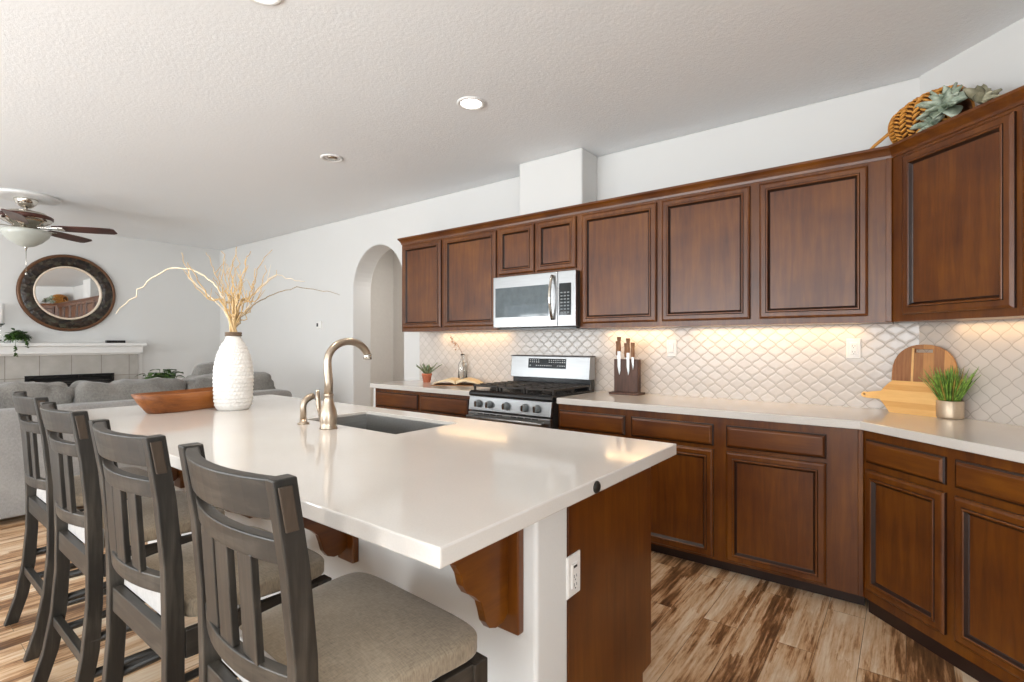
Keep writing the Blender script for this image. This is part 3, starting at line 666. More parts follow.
# ------------------------------------------------------------------ bar stools
def make_chair():
    t = thing('counter_stool', '', 'stool', group='grey wooden counter stools along the island')
    HW = .213
    # rear posts: sabre curve in side view
    side = [(-.072, 0), (-.036, .12), (-.012, .26), (-.001, .42), (0, .56), (-.004, .74), (-.018, .90), (-.042, 1.062)]
    for sx in (-1, 1):
        m = MB(); rings = []
        for v, z in side:
            dd = .021 if z > .3 else .023
            rings.append([(sx*HW-.016, v-dd, z), (sx*HW+.016, v-dd, z), (sx*HW+.016, v+dd, z), (sx*HW-.016, v+dd, z)])
        p = m.loft(rings).build('rear_post', M['chair'], t, bev=.003)
        q = MB(); e0, e1 = sx*HW+sx*.0155, sx*HW+sx*.0205
        q.add([(e0, -.0420, .972), (e0, -.0190, .972), (e0, -.0310, 1.050), (e0, -.0555, 1.050), (e1, -.0420, .972), (e1, -.0190, .972), (e1, -.0310, 1.050), (e1, -.0555, 1.050)], [(0, 1, 2, 3), (4, 5, 6, 7), (0, 1, 5, 4), (1, 2, 6, 5), (2, 3, 7, 6), (3, 0, 4, 7)])
        q.build('end_cap', M['chair_cap'], p, bev=.002)
    def curved(z0, z1, v0, v1, sag, th, name, droop=0):
        """rail between the posts bowed to the rear"""
        m = MB(); rings = []
        for i in range(13):
            s = -1+2*i/12; x = s*(HW-.012); k = (1-s*s)*sag
            va, vb = v0-k, v1-k
            rings.append([(x, va-th/2, z0), (x, va+th/2, z0), (x, vb+th/2, z1), (x, vb-th/2, z1)])
        for a in rings: pass
        return m.loft(rings).build(name, M['chairx'], t, bev=.003)
    curved(.984, 1.058, -.028, -.041, .040, .026, 'top_rail')
    curved(.905, .950, -.018, -.024, .032, .024, 'middle_rail')
    curved(.666, .710, -.002, -.005, .034, .024, 'lower_rail')
    for sx in (-.090, 0, .090):
        k = (1-(sx/(HW-.012))**2)
        m = MB(); rings = []
        for z, v in ((.706, -.006-.034*k), (.909, -.020-.032*k)):
            rings.append([(sx-.030, v-.007, z), (sx+.030, v-.007, z), (sx+.030, v+.007, z), (sx-.030, v+.007, z)])
        m.loft(rings).build('back_slat', M['chair'], t, bev=.002)
    # front legs, apron, stretchers
    FW, FV = .240, .390
    for sx in (-1, 1):
        MB().loft([[(sx*FW+a*s, FV+b*s, z) for a, b in ((-1, -1), (1, -1), (1, 1), (-1, 1))] for s, z in ((.016, 0), (.021, .52), (.021, .570))]).build('front_leg', M['chair'], t, bev=.003)
        a = MB().add([(sx*(HW-.006), .022, .500), (sx*(FW-.006), FV-.02, .500), (sx*(FW+.014), FV-.02, .500), (sx*(HW+.014), .022, .500), (sx*(HW-.006), .022, .570), (sx*(FW-.006), FV-.02, .570), (sx*(FW+.014), FV-.02, .570), (sx*(HW+.014), .022, .570)],
                     [(0, 1, 2, 3), (4, 5, 6, 7), (0, 1, 5, 4), (1, 2, 6, 5), (2, 3, 7, 6), (3, 0, 4, 7)])
        a.build('apron', M['caby_chair'], t, bev=.002)
        for zz in (.185, .30):
            MB().tube([(sx*HW, -.02, zz), (sx*FW, FV, zz)], .016, 4).build('stretcher', M['caby_chair'], t)
    MB().box(-FW+.02, FW-.02, FV-.012, FV+.012, .500, .570).build('apron', M['chairx'], t, bev=.002)
    MB().box(-HW+.016, HW-.016, -.014, .010, .500, .570).build('apron', M['chairx'], t, bev=.002)
    MB().box(-FW+.02, FW-.02, FV-.012, FV+.012, .17, .205).build('stretcher', M['chairx'], t, bev=.002)
    MB().box(-HW+.016, HW-.016, -.030, -.006, .215, .250).build('stretcher', M['chairx'], t, bev=.002)
    # seat cushion: trapezoid, crowned top
    m = pillow(0, 0, 0, 1, 1, 1, 3, 16, .30, .0)
    vs = []
    for x, y, z in m.v:
        k = .213+.054*(y+.5); xx = x*2*k*1.0; yy = .026+(y+.5)*.392
        crown = .018*(1-(2*x)**2)*(1-(2*y)**2) if z > 0 else 0
        vs.append((xx, yy, .603+z*.058+crown))
    m.v = vs; m.build('seat_cushion', M['linen'], t)
    m = MB(); rings = []
    for i in range(9):
        x = -.186+.372*i/8
        rings.append([(x, .010, .571), (x, .032, .571), (x, .034, .650), (x, .014, .655)])
    o = m.loft(rings, True).build('cushion_back', M['white_cloth'], t, bev=.004); o['label'] = 'white cloth strip at the back of the seat'
    return t
M['caby_chair'] = wood('grey_wash_wood_along', CH, 'y', .45, 1.6, .1, .08)
st = make_chair()
spots = [(-1.035, .492, -.05, 'grey slat-back counter stool nearest the camera, at the island corner'),
         (-1.644, .488, .007, 'grey slat-back counter stool second from the island corner, in front of the sink'),
         (-2.354, .502, -.004, 'grey slat-back counter stool third from the island corner, level with the wooden bowl'),
         (-3.033, .526, -.002, 'grey slat-back counter stool at the far end of the row, beside the sofa')]
for i, (x, y, a, lab) in enumerate(spots):
    o = st if i == 0 else copy_tree(st)
    o.location = (x, y, 0); o.rotation_euler = (0, 0, a); o['label'] = lab

# ------------------------------------------------------------------ on the island: vase, branches, bowl
vx, vy = -2.985, 1.318
t = thing('vase', 'tall white textured ceramic vase holding dry branches on the island', 'vase', (vx, vy, .914))
H = .425; pr = []
for i in range(101):
    z = i/100
    pts_ = [(0, .082), (.03, .094), (.12, .101), (.40, .106), (.55, .103), (.70, .090), (.82, .070), (.90, .050), (.95, .040), (1, .037)]
    for (a, ra), (b, rb) in zip(pts_, pts_[1:]):
        if a <= z <= b: rad = .93*(ra+(rb-ra)*(z-a)/(b-a)); break
    pr.append((rad, z*H))
m = MB(); n = 120; vs = []; fs = []
for j, (rad, z) in enumerate(pr):
    for i in range(n):
        a = 2*PI*i/n; q = 0
        if 4 < j < 88:
            row = j//5; ph = (i/4.0+.5*(row % 2)) % 1.0
            q = .0050*(.25, 1, .85, .6, .3)[j % 5]*(.15+.85*math.sin(PI*ph))
        vs.append(((rad+q)*math.cos(a), (rad+q)*math.sin(a), z))
for j in range(len(pr)-1):
    for i in range(n): fs.append((j*n+i, j*n+(i+1) % n, (j+1)*n+(i+1) % n, (j+1)*n+i))
m.add(vs, fs, True); m.f.append(list(range(n))[::-1]); m.smooth.append(False)
k = len(m.v); m.add([(.029*math.cos(2*PI*i/n), .029*math.sin(2*PI*i/n), H) for i in range(n)]+[(.029*math.cos(2*PI*i/n), .029*math.sin(2*PI*i/n), H-.10) for i in range(n)], [(i, (i+1) % n, n+(i+1) % n, n+i) for i in range(n)], True)
o0 = (len(pr)-1)*n
for i in range(n): m.f.append((o0+i, o0+(i+1) % n, k+(i+1) % n, k+i)); m.smooth.append(True)
m.f.append([k+n+i for i in range(n)]); m.smooth.append(False)
m.build('body', M['ceramic'], t)
MB().lathe([(.038, -.012), (.043, -.010), (.043, -.003), (.038, .0), (.043, .003), (.043, .008), (.038, .011)], (0, 0, H-.004), 32, cap=False).build('neck_cord', M['twine'], t)
br_rng = random.Random(11)
def branch(pts, r0, mat, label, group=None, wig=.012, seed=0, twigs=()):
    """smooth knobbly twig through control points, given from the vase mouth as world offsets"""
    P = [Vector((vx, vy, .914+H))+Vector(p) for p in pts]; out = []
    n = len(P)
    for i in range(n-1):
        p0, p1, p2, p3 = P[max(i-1, 0)], P[i], P[i+1], P[min(i+2, n-1)]
        for k in range(6):
            u = k/6; out.append(.5*((2*p1)+(p2-p0)*u+(2*p0-5*p1+4*p2-p3)*u*u+(3*p1-p0-3*p2+p3)*u**3))
    out.append(P[-1]); res = []
    for i, q in enumerate(out):
        f = min(1, i/8)
        res.append(q+Vector((noise.noise((i*.45, seed, 0)), noise.noise((i*.45, seed, 5)), noise.noise((i*.45, seed, 9))))*wig*f)
    rad = [r0*(1-.72*i/(len(res)-1)) for i in range(len(res))]
    m = MB().tube(res, rad, 6)
    for at, d, ln in twigs:
        q = res[int(at*(len(res)-1))]; dv = Vector(d).normalized()
        tp = [q+dv*ln*s+Vector((noise.noise((s*4, seed, 2)), noise.noise((s*4, seed, 3)), noise.noise((s*4, seed, 4))))*.02*s for s in (0, .25, .5, .75, 1)]
        m.tube(tp, [r0*.4, r0*.36, r0*.3, r0*.24, r0*.16], 6)
    o = m.build('dried_branch', mat); tag(o, label, 'branch', group); return o
cr = Vector((math.cos(YAW), math.sin(YAW), 0)); cf = Vector((-math.sin(YAW), math.cos(YAW), 0))
def off(px, py, dep=0):   # offset from the vase mouth in picture-plane metres, to the right / up / deeper
    s = 1/181.0; v = cr*((px-232)*s)+cf*dep; return (v.x, v.y, (333-py)*s)
IN = (0, 0, -.09)
branch([IN, (0, 0, 0), off(222, 300, .0), off(214, 285, -.0), off(196, 271, -.0), off(168, 267, 0), off(142, 283, 0), off(130, 297, 0), off(112, 312, 0)], .007, M['branch_pale'],
       'long pale branch arching left from the vase and drooping past the mirror', None, .014, 1)
branch([IN, (0, 0, 0), off(240, 318, .0), off(252, 303, .02), off(268, 292, .06), off(290, 285, .1), off(318, 288, .14), off(330, 291, .16)], .0045, M['branch_dark'],
       'thin twig reaching far right from the vase towards the arch', None, .016, 2)
branch([IN, (0, 0, 0), off(222, 310, .0), off(208, 293, -.03), off(196, 280, -.05), off(194, 270, -.06)], .005, M['branch_pale'],
       'short pale branch leaning left below the long arching one', None, .012, 3, [(.75, off(222, 325), .06)])
branch([IN, (0, 0, 0), off(244, 305, .03), off(258, 282, .05), off(270, 272, .08), off(282, 276, .1), off(296, 278, .12)], .0045, M['branch_pale'],
       'pale forked branch leaning right above the far-reaching twig', None, .014, 4, [(.55, off(240, 300), .10)])
specs = [(196, 262, -.1), (208, 252, -.04), (217, 266, .03), (222, 249, .0), (228, 262, -.05), (232, 254, .05), (236, 266, .02), (238, 246, -.03), (241, 262, .07), (246, 254, 0), (250, 268, .04), (254, 252, -.05), (262, 264, .03), (271, 250, -.02), (226, 282, .06), (238, 284, -.06), (216, 278, -.05), (247, 280, .05), (185, 254, -.04), (276, 270, .02), (232, 292, .0), (243, 296, .03)]
for i, (px, py, dp) in enumerate(specs):
    mx, my = (px+232)/2+br_rng.uniform(-4, 4), (py+333)/2+br_rng.uniform(-4, 6)
    q0 = (br_rng.uniform(-.015, .015), br_rng.uniform(-.015, .015), 0)
    tw = [(br_rng.uniform(.45, .8), off(232+br_rng.uniform(-30, 30), 300), br_rng.uniform(.05, .13)) for _ in range(1+i % 2)]
    branch([(q0[0]*.8, q0[1]*.8, -.09), q0, off(232+(mx-232)*.45, 333+(my-333)*.9, dp*.3), off(mx, my, dp*.5), off((mx+px)/2+br_rng.uniform(-6, 6), (my+py)/2, dp*.8), off(px, py, dp)], br_rng.uniform(.0045, .0065), M['branch'],
           'curly tan dried branch standing in the tight upright bunch in the white vase', 'curly branches in the vase', .019, 10+i, tw)

# wooden dough bowl: long trough with pointed raised ends
t = thing('dough_bowl', 'long carved wooden dough bowl behind the white vase', 'bowl', (-3.205, 1.195, .914), math.radians(106))
m = MB(); rings = []; n = 32
def bowl_ring(sx, sy, z, lift): return [(sx*math.copysign(abs(math.cos(a))**.8, math.cos(a)), sy*math.copysign(abs(math.sin(a))**.75, math.sin(a)), z+lift*abs(math.cos(a))**2.2) for a in (2*PI*i/n for i in range(n))]
for sx, sy, z, l in ((.235, .080, 0, 0), (.245, .088, .005, .0), (.285, .104, .05, .003), (.318, .116, .098, .008), (.310, .104, .101, .008), (.272, .092, .05, .004), (.22, .07, .016, 0)): rings.append(bowl_ring(sx, sy, z, l))
m.loft(rings, True).build('bowl_body', M['dough'], t)

# ------------------------------------------------------------------ on the counters
# terracotta pot with aloe
t = thing('potted_aloe', 'small spiky aloe in a terracotta pot at the left end of the counter', 'plant', (-3.61, 3.36, .914))
MB().lathe([(.034, 0), (.046, .065), (.049, .065), (.049, .082), (.044, .082), (.041, .06)], n=28, cap=True).build('pot', M['terracotta'], t)
MB().lathe([(.002, .07), (.0425, .068), (.0425, .060)], n=20).build('soil', M['soil'], t)
m = MB(); rg = random.Random(5)
for i in range(17):
    a = i*2.4; el = .62+.7*(i/17); ln = rg.uniform(.10, .17)*(1.15-.25*i/17)
    leaf(m, (0.01*math.cos(a), .01*math.sin(a), .066), (math.cos(a)*math.cos(el), math.sin(a)*math.cos(el), math.sin(el)), ln, .024, .12, .004, 6, .35)
m.build('leaves', M['aloe'], t)
# open book
t = thing('open_book', 'open cookbook lying face up on the counter left of the range', 'book', (-3.165, 3.325, .914), .55)
for sx in (-1, 1):
    m = MB(); rings = []
    for i in range(13):
        u = i/12; x = sx*(.004+u*.20); z = .010+.052*(math.sin(PI*min(1, u*.9+.1))**.7)*(1-u*.55)
        rings.append([(x, -.13, max(.004, z-.022*(1-u))), (x, .13, max(.004, z-.022*(1-u))), (x, .13, z+.004), (x, -.13, z+.004)])
    m.loft(rings).build('page_block', M['paper'], t)
MB().box(-.215, .215, -.138, .138, 0, .004).build('cover', M['cover'], t)
# clear glass bottle with a dry flower stem behind the book
t = thing('glass_bottle', 'clear glass bottle standing behind the open book against the tile', 'bottle', (-3.285, 3.508, .914))
MB().lathe([(.002, .004), (.039, .004), (.042, .012), (.042, .150), (.036, .180), (.017, .210), (.014, .255), (.019, .260), (.019, .268), (.012, .268), (.011, .212), (.031, .178), (.038, .148), (.038, .014), (.002, .010)], n=32, cap=False).build('glass_body', M['glass'], t)
m = MB(); m.tube([(-3.275, 3.508, .940), (-3.285, 3.508, 1.18), (-3.33, 3.49, 1.27), (-3.40, 3.47, 1.34)], [.0022, .002, .0018, .0014], 6)
rg = random.Random(8)
for k in range(26):
    u = rg.uniform(.45, 1); p = Vector((-3.285-.115*u+rg.uniform(-.03, .03), 3.50-.03*u+rg.uniform(-.02, .02), 1.12+.22*u+rg.uniform(-.03, .03)))
    leaf(m, p, (rg.uniform(-1, 1), rg.uniform(-1, .3), rg.uniform(-.4, 1)), rg.uniform(.018, .03), .011, .2, .001, 4)
tag(m.build('dried_flower_stem', M['cover']), 'thin dried flower stem leaning left out of the glass bottle', 'dried flower')
# knife block
t = thing('knife_block', 'dark walnut knife block on a flat base right of the range', 'knife block', (-1.600, 3.44, .914))
MB().box(-.114, .114, -.062, .062, 0, .016).build('base', M['walnut'], t, bev=.003)
MB().box(-.092, .092, -.022, .034, .016, .254).build('block', M['walnut'], t, bev=.003)
kn = [(-.078, 1.0, .385, .15, 'in the block, far left slot'), (-.048, 1.15, .415, .14, 'in the block, tallest handle'), (-.012, .9, .37, .16, 'in the block, middle slot'), (.022, 1.0, .405, .14, 'in the block, right of the middle'), (.058, .8, .375, .18, 'in the block, far right slot')]
for i, (x, s, zt, zb, w_) in enumerate(kn):
    front = i in (1, 3, 4)
    k = thing('kitchen_knife', ('wood-handled knife with blade showing on the block face, ' if front else 'wood-handled knife pushed down behind, ')+['leftmost handle', 'tallest handle', 'middle handle', 'right of middle', 'rightmost and shortest blade'][i], 'knife', (-1.600+x, 3.44+(-.029 if front else .012), .914), 0, 'knives in the walnut block')
    zh = zt-.105
    y = 0
    wv = .020*s
    if front:
        MB().prism([(-wv*.5, zh), (wv*.5, zh), (wv*.5, zb+.03), (wv*.1, zb), (-wv*.5, zb+.06)], -.0012, .0012, 'y').build('blade', M['knife'], k)
    else:
        MB().box(-.004, .004, -.001, .001, .256, zh).build('blade', M['knife'], k)
    MB().loft([[(a*q, b*q*.8, z) for a, b in ((-1, -1), (1, -1), (1, 1), (-1, 1))] for q, z in ((.011, zh), (.012, zh+.03), (.0105, zh+.07), (.0135, zt))]).build('handle', M['handle_wood'], k, bev=.003)
# cutting boards leaning in the corner
TX, TY = .06, W   # diagonal wall origin
def diag(tt, n): return (TX+tt/R2-n/R2, TY-tt/R2-n/R2)
bx, by = .062, 3.410
t = thing('cutting_board', 'dark striped cutting board with rounded top and hand slot, at the back', 'cutting board', (bx, by, .914), -.40)
pts = [(-.142, 0), (.142, 0), (.142, .20)]
for i in range(1, 16):
    a = PI*i/16; pts.append((.142*math.copysign(abs(math.cos(a))**.9, math.cos(a)), .205+.160*math.sin(a)**.85))
pts.append((-.142, .20))
hole = [(-.040, .322), (.040, .322), (.040, .340), (-.040, .340)]
bm = bmesh.new()
def prism_hole(name, outer, inner, th, mat, parent):
    b = bmesh.new()
    ov = [b.verts.new((x, 0, z)) for x, z in outer]; iv = [b.verts.new((x, 0, z)) for x, z in inner]
    oe = [b.edges.new((ov[i], ov[(i+1) % len(ov)])) for i in range(len(ov))]; ie = [b.edges.new((iv[i], iv[(i+1) % len(iv)])) for i in range(len(iv))]
    bmesh.ops.triangle_fill(b, edges=oe+ie, use_beauty=True)
    g_ = bmesh.ops.extrude_face_region(b, geom=list(b.faces))
    bmesh.ops.translate(b, vec=(0, th, 0), verts=[v for v in g_['geom'] if isinstance(v, bmesh.types.BMVert)])
    bmesh.ops.recalc_face_normals(b, faces=b.faces); me = bpy.data.meshes.new(name); b.to_mesh(me); b.free()
    me.materials.append(mat); o = bpy.data.objects.new(name, me); C.objects.link(o); o.parent = parent; return o
o = prism_hole('board', pts, hole, .018, M['acacia'], t); o.rotation_euler = (-.09, 0, 0)
o = MB().box(-.052, -.042, -.0015, .0, .002, .345).build('inlay_strip', M['bamboo_edge'], t); o.rotation_euler = (-.09, 0, 0)
bx, by = diag(.135, .160)
t = thing('paddle_board', 'pale bamboo paddle board lying on its long side in front of the dark board', 'cutting board', (bx, by, .914), math.radians(-28))
pts = [(-.130, 0), (.10, 0), (.135, .012), (.147, .05), (.147, .09), (.13, .135), (.09, .172), (-.130, .172), (-.165, .135), (-.18, .112), (-.255, .098), (-.272, .100), (-.282, .090), (-.282, .076), (-.270, .068), (-.255, .066), (-.185, .066), (-.165, .045)]
hole = [(-.266+.007*math.cos(2*PI*i/10), .084+.007*math.sin(2*PI*i/10)) for i in range(10)]
o = prism_hole('board', pts, hole, .016, M['bamboo'], t); o.rotation_euler = (-.16, 0, 0)
# pot of grass
t = thing('potted_grass', 'small champagne metal pot of green grass beside the cutting boards', 'plant', (.172, 3.318, .914))
t['kind'] = 'thing'
MB().lathe([(.048, 0), (.053, .004), (.054, .010), (.054, .085), (.052, .088), (.049, .086), (.049, .066)], n=40, cap=True).build('pot', M['pot'], t)
MB().lathe([(.002, .072), (.0485, .070), (.0485, .066)], n=24).build('soil', M['soil'], t)
m = MB(); m2 = MB(); rg = random.Random(3)
for i in range(110):
    a = rg.uniform(0, 2*PI); r_ = .040*math.sqrt(rg.random()); el = 1.54-r_*11*rg.uniform(.5, 1.3)
    mm = m2 if rg.random() < .2 else m
    leaf(mm, (r_*math.cos(a), r_*math.sin(a), .07), (math.cos(a)*math.cos(el), math.sin(a)*math.cos(el), math.sin(el)), rg.uniform(.15, .215), .010, rg.uniform(.03, .25), .0008, 5, .3)
m.build('green_blades', M['grass'], t); m2.build('yellow_blades', M['grass_y'], t)

# ------------------------------------------------------------------ basket and succulents on top of the corner cabinet
ZT = 2.283
t = thing('wicker_basket', 'tipped-over wicker basket with a loop handle on the corner cabinet', 'basket', (.095, 3.305, ZT+.118), -PI/4+.25)
# local x runs from the closed bottom (left) to the open mouth (right)
def brad(u): return .030+.088*math.sin(PI*(.10+.62*u))**.8
NS, NR = 30, 8; Lb = .28
m = MB(); prf = [(brad(i/16)*.96, -.15+Lb*i/16) for i in range(17)]
prf2 = prf+[(r_-.012, h_) for r_, h_ in prf[::-1][:-1]]
m.lathe([(.002, -.148)]+prf2, n=36, axis='x', cap=False).build('liner', M['wicker_dark'], t)
m = MB()
for j in range(NR):
    u0, u1 = j/NR, (j+1)/NR
    for i in range(NS):
        a0 = 2*PI*(i+.5*(j % 2))/NS; sk = .10 if j % 2 else -.10
        P = []
        for k in range(5):
            q = k/4; u = u0+(u1-u0)*q; rr_ = brad(u)+.004+.006*math.sin(PI*q); a = a0+sk*(q-.5)*2
            P.append((-.15+Lb*u, rr_*math.cos(a), rr_*math.sin(a)))
        m.tube(P, [.004, .0085, .0100, .0085, .004], 6, flat=.6)
for j in (0, NR):
    rr_ = brad(j/NR)+.003
    m.tube([(-.15+Lb*j/NR, rr_*math.cos(2*PI*i/32), rr_*math.sin(2*PI*i/32)) for i in range(33)], .008, 8)
m.build('weave', M['wicker'], t)
hnd = [(-.13, -.02, .0), (-.17, -.04, -.01), (-.235, -.05, -.050), (-.285, -.045, -.080), (-.295, -.02, -.088), (-.25, .01, -.088), (-.19, .02, -.075), (-.15, .01, -.03), (-.13, .005, .0)]
MB().tube(hnd, .009, 8).build('handle', M['wicker'], t)
def rosette(name, label, loc, axis, n, size, mat, seed):
    rg = random.Random(seed); m = MB(); ax = Vector(axis).normalized(); q = Vector((0, 0, 1)).rotation_difference(ax)
    for i in range(n):
        a = i*2.399; f = i/n; el = .15+1.1*f; ln = size*(1-.45*f)*rg.uniform(.85, 1.1)
        d = q @ Vector((math.cos(a)*math.cos(el), math.sin(a)*math.cos(el), math.sin(el)))
        leaf(m, q @ Vector((.006*math.cos(a), .006*math.sin(a), .004*f)), d, ln, ln*.70, -.10*d.z, .006, 7, .45)
    return tag(m.build(name, mat, loc=loc), label, 'succulent')
rosette('succulent', 'large grey-green succulent rosette spilling from the basket mouth', (.150, 3.15, ZT+.105), (-.30, -.75, .5), 22, .125, M['succ'], 1)
rosette('succulent', 'small blush-tipped succulent at the far right of the basket', (.262, 3.06, ZT+.065), (.35, -.5, .7), 12, .10, M['succ_b'], 2)
rosette('succulent', 'grey-green succulent lying low under the basket, against the moulding', (.105, 3.175, ZT+.045), (-.5, -.7, .25), 12, .10, M['succ'], 3)

# ------------------------------------------------------------------ ceiling lights
def can(label, x, y, lit):
    t = thing('recessed_light', label, 'ceiling light', (x, y, ZC), 0)
    MB().lathe([(.085, -.000), (.085, -.006), (.078, -.009), (.064, -.008), (.060, -.002)], n=40, cap=False).build('trim_ring', M['white_trim'], t)
    if lit:
        MB().lathe([(.001, -.006), (.058, -.005), (.061, -.0005)], n=36, cap=False).build('lens', M['can_lit'], t)
        l = bpy.data.lights.new('can_lamp', 'SPOT'); l.energy = 26; l.color = (1, .86, .70); l.spot_size = 2.3; l.spot_blend = .8; l.shadow_soft_size = .06
        o = bpy.data.objects.new('can_lamp', l); C.objects.link(o); o.location = (0, 0, -.02); o.parent = t
    else:
        MB().lathe([(.061, -.002), (.056, .0), (.045, .004)], n=36, cap=False).build('baffle', M['steel'], t)
        MB().lathe([(.001, -.014), (.030, -.013), (.040, -.006), (.042, .002)], (.01, 0, 0), 30, cap=False).build('lens', M['chrome'], t)
    return t
can('lit round recessed ceiling light left of the white chase', -2.089, 2.305, True)
can('unlit round recessed ceiling light with silver eyeball, left of the lit one', -3.576, 2.322, False)
can('round recessed ceiling light cut off by the top edge of the photo', -2.115, 1.04, True)

# ------------------------------------------------------------------ living room
# fan
fxc, fyc = -6.90, 1.075
t = thing('ceiling_fan', 'ceiling fan with dark wood blades and frosted bowl light', 'ceiling fan', (fxc, fyc, 0))
MB().lathe([(.255, ZC), (.265, ZC-.014), (.25, ZC-.026), (.18, ZC-.032), (.15, ZC-.026), (.08, ZC-.034)], n=48).build('medallion', M['white_trim'], t)
MB().lathe([(.09, ZC-.025), (.092, ZC-.045), (.075, ZC-.085), (.04, ZC-.115), (.02, ZC-.12)], n=32).build('canopy', M['chrome'], t)
MB().lathe([(.014, ZC-.115), (.014, 2.59)], n=16).build('rod', M['chrome'], t)
MB().lathe([(.03, 2.60), (.07, 2.595), (.15, 2.575), (.20, 2.54), (.205, 2.52), (.19, 2.49), (.13, 2.455), (.10, 2.44), (.10, 2.40), (.08, 2.395)], n=40).build('motor', M['chrome'], t)
MB().lathe([(.195, 2.548), (.207, 2.54), (.207, 2.515), (.195, 2.505)], n=40, cap=False).build('motor_reflection_band', M['fan_blade'], t)  # reflection on the chrome housing, put in as a brown band
a0 = YAW+math.radians(18)
for k in range(5):
    a = a0+k*2*PI/5; mt = Matrix.Rotation(a, 4, 'Z') @ Matrix.Translation((0, 0, 2.435)) @ Matrix.Rotation(math.radians(-13), 4, 'X')
    pts = [(.22, -.045), (.30, -.062), (.55, -.072), (.715, -.066), (.745, -.045), (.745, .045), (.715, .066), (.55, .072), (.30, .062), (.22, .045)]
    m = MB().prism(pts, -.004, .004); b = m.build('blade', M['fan_blade'], t); b.matrix_local = mt
    m = MB().box(.09, .26, -.018, .018, -.012, -.004).box(.22, .31, -.035, .035, -.010, -.004)
    m.build('bracket', M['chrome'], b, bev=.003)
MB().lathe([(.11, 2.405), (.115, 2.385), (.09, 2.375)], n=32).build('light_fitter', M['chrome'], t)
MB().lathe([(.185, 2.398), (.192, 2.388), (.175, 2.345), (.12, 2.285), (.06, 2.245), (.01, 2.232)], n=40).build('glass_bowl', M['frost'], t)
MB().lathe([(.012, 2.240), (.018, 2.228), (.008, 2.218), (.004, 2.195)], n=16).build('finial', M['chrome'], t)
MB().tube([(.005, 0, 2.21), (.005, 0, 1.98)], .003, 6).lathe([(.003, 1.985), (.009, 1.975), (.009, 1.960), (.003, 1.955)], (.005, 0, 0), 12).build('pull_chain', M['chrome'], t)

# fireplace
XL = -8.53
t = thing('fireplace', 'fireplace with grey stone tile surround and black firebox', 'fireplace', (XL, 1.74, 0))
fp = MB().box(.005, .10, -.715, -.44, 0, 1.135).box(.005, .10, .44, .715, 0, 1.135).box(.005, .10, -.44, .44, .885, 1.135)
fp.build('tile_surround', M['firetile'], t)
fb = MB().box(.006, .03, -.44, .44, 0, .885).build('firebox', M['firebox'], t)
fr = MB().box(.09, .112, -.44, .44, .845, .885).box(.09, .112, -.44, -.40, 0, .845).box(.09, .112, .40, .44, 0, .845)
fr.build('metal_frame', M['black'], t)
gm = MB()
for k in range(5): gm.box(.075, .095, -.40, .40, .79-k*.028, .800-k*.028)
gm.build('louvre', M['grey_dark'], t)
for sy in (-1, 1): MB().box(0, .05, sy*.745-.03, sy*.745+.03, 0, 1.13).build('pilaster', M['white_trim'], t)
mt = MB().box(0, .22, -.78, .78, 1.245, 1.285).box(0, .18, -.75, .75, 1.150, 1.245).box(0, .125, -.735, .735, 1.130, 1.150)
tag(mt.build('mantel_shelf', M['white_trim'], loc=(XL, 1.74, 0), bev=.006), 'thick white mantel shelf above the grey tile fireplace', 'mantel')
# round mirror
t = thing('round_mirror', 'large round mirror with dark mosaic frame above the mantel', 'mirror', (XL+.002, 1.728, 1.925))
t.scale = (.97, .97, .97)
MB().lathe([(.31, .0), (.495, .0), (.505, .02), (.495, .035), (.40, .045), (.345, .030), (.335, .012)], n=72, axis='x', cap=False).build('frame', M['mosaic'], t)
MB().lathe([(.470, .039), (.488, .046), (.500, .040), (.508, .02), (.500, .012)], n=72, axis='x', cap=False).build('outer_rim', M['frame_rim'], t)
MB().lathe([(.328, .012), (.330, .040), (.345, .044), (.352, .036)], n=72, axis='x', cap=False).build('inner_rim', M['cream_rim'], t)
MB().lathe([(.001, .010), (.335, .010)], n=72, axis='x', cap=False).build('glass', M['mirror'], t)
# things on the mantel
MZ = 1.2855
t = thing('trailing_plant', 'small trailing green plant in a low pot on the mantel', 'plant', (XL+.12, 1.235, MZ))
MB().lathe([(.05, 0), (.06, .05), (.055, .05), (.05, .03)], n=20).build('pot', M['white_trim'], t)
m = MB(); rg = random.Random(9)
for i in range(240):
    v = Vector((rg.gauss(0, 1), rg.gauss(0, 1), rg.gauss(0, 1))).normalized()*rg.uniform(.05, .10); v.z = abs(v.z)*1.1+.05
    leaf(m, v, (rg.uniform(-1, 1), rg.uniform(-1, 1), rg.uniform(-.6, .6)), .05, .042, .3, .0012, 4)
for dy in (-.03, .05):
    P = [(.06, dy, .05), (.13, dy*1.2, .03), (.145, dy*1.3, -.06), (.14, dy*1.2, -.15 if dy < 0 else -.05)]
    m.tube(P, .002, 5)
    for k in range(18):
        u = rg.random(); p = Vector(P[1]).lerp(Vector(P[3]), u); leaf(m, p+Vector((.006, 0, 0)), (1, rg.uniform(-1, 1), rg.uniform(-.8, .2)), .03, .02, .3, .001, 4)
m.build('leaves', M['ivy'], t)
tag(MB().box(0, .06, -.105, .105, 0, .035).build('media_box', M['black'], loc=(XL+.06, 2.20, MZ), bev=.004), 'flat black box lying at the right end of the mantel', 'media box')
t = thing('candle_holder', 'white pillar candle on a clear holder at the left of the mantel', 'candle', (XL+.12, 1.085, MZ))
MB().lathe([(.045, 0), (.045, .01), (.015, .03), (.012, .07), (.028, .09), (.014, .12), (.012, .19), (.030, .21), (.045, .225), (.045, .232)], n=24).build('holder', M['glass'], t)
MB().lathe([(.038, .232), (.040, .235), (.040, .455), (.034, .46)], n=24).build('candle', M['wax'], t)
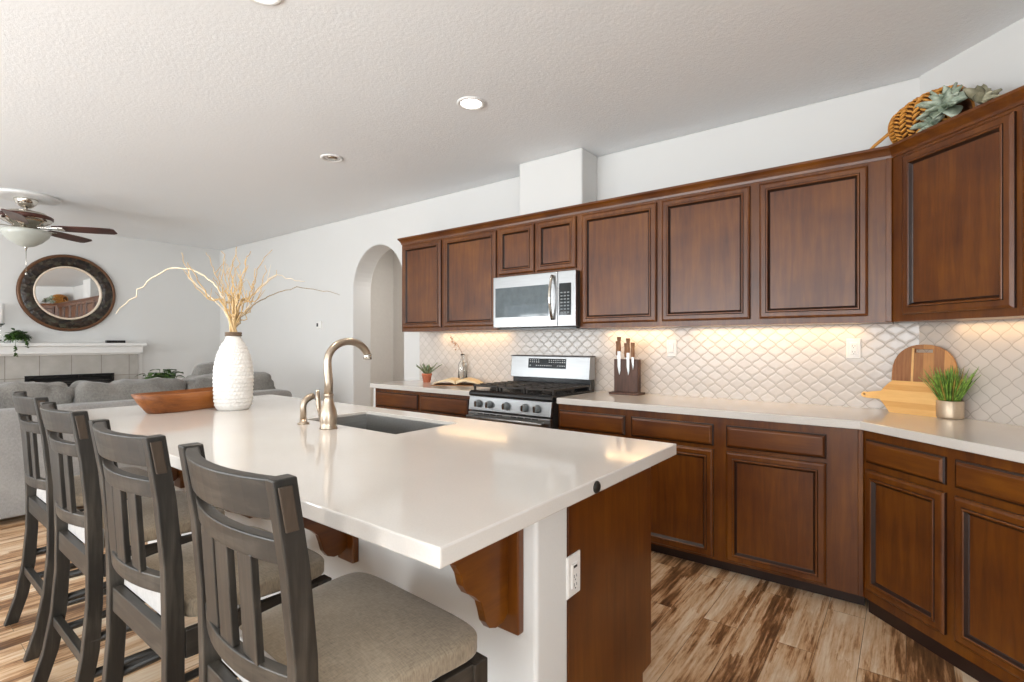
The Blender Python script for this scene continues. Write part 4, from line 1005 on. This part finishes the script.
# green plant on the floor beyond the sofa
t = thing('leafy_plant', 'green leafy plant peeking over the sofa back near the fireplace', 'plant', (-7.2, 2.34, 0))
MB().lathe([(.10, 0), (.13, .30), (.12, .30), (.11, .25)], n=24).build('pot', M['white_trim'], t)
m = MB(); rg = random.Random(12)
for i in range(90):
    a = rg.uniform(0, 2*PI); el = rg.uniform(1.25, 1.54); h = rg.uniform(.46, .63)
    p = Vector((math.cos(a)*math.cos(el)*h, math.sin(a)*math.cos(el)*h, .28+math.sin(el)*h*1.08))
    m.tube([(0, 0, .27), tuple(p*.6+Vector((0, 0, .12))), tuple(p)], .003, 5)
    leaf(m, p, (math.cos(a), math.sin(a), rg.uniform(-.3, .5)), rg.uniform(.09, .13), .09, .4, .0015, 5)
m.build('leaves', M['ivy'], t)

# sofa seen from behind
t = thing('sofa', 'long grey upholstered sofa seen from behind, beyond the stools', 'sofa', (-5.0, 0, 0))
def rbox(x0, x1, y0, y1, z0, z1, name, mat, seed, wr=.006, e=.16, n=12):
    return pillow((x0+x1)/2, (y0+y1)/2, (z0+z1)/2, x1-x0, y1-y0, z1-z0, seed, n, e, wr).build(name, mat, t)
rbox(-.22, 0, -.72, 2.80, .05, .815, 'back_frame', M['sofa'], 1, .004, .10, 20)
rbox(-.95, -.10, -.70, 2.78, .06, .42, 'seat_base', M['sofa'], 2, .004, .10)
rbox(-.98, -.06, 2.70, 2.93, .05, .70, 'arm', M['sofa_cushion'], 3, .006, .22)
rbox(-.98, -.06, -.90, -.68, .05, .70, 'arm', M['sofa_cushion'], 4, .006, .22)
for k, (a, b, z) in enumerate(((-.60, .26, .97), (.27, 1.07, .985), (1.08, 1.86, .965), (1.87, 2.72, .97))):
    o = rbox(-.50, -.14, a, b, .44, z, 'back_cushion', M['sofa_cushion'], 5+k, .045, .34, 26)
    rbox(-.98, -.35, a, b, .41, .56, 'seat_cushion', M['sofa_cushion'], 15+k, .008, .2)
for sy in (-.8, 2.8):
    for sx in (-.9, -.05): MB().box(sx-.03, sx+.03, sy-.03, sy+.03, 0, .07).build('foot', M['slot'], t)
tag(pillow(-5.62, 2.30, .825, .20, .42, .52, 21, 18, .5, .022).build('throw_pillow', M['sofa_cushion']), 'plump grey throw pillow rising above the sofa cushions just left of the vase', 'pillow')
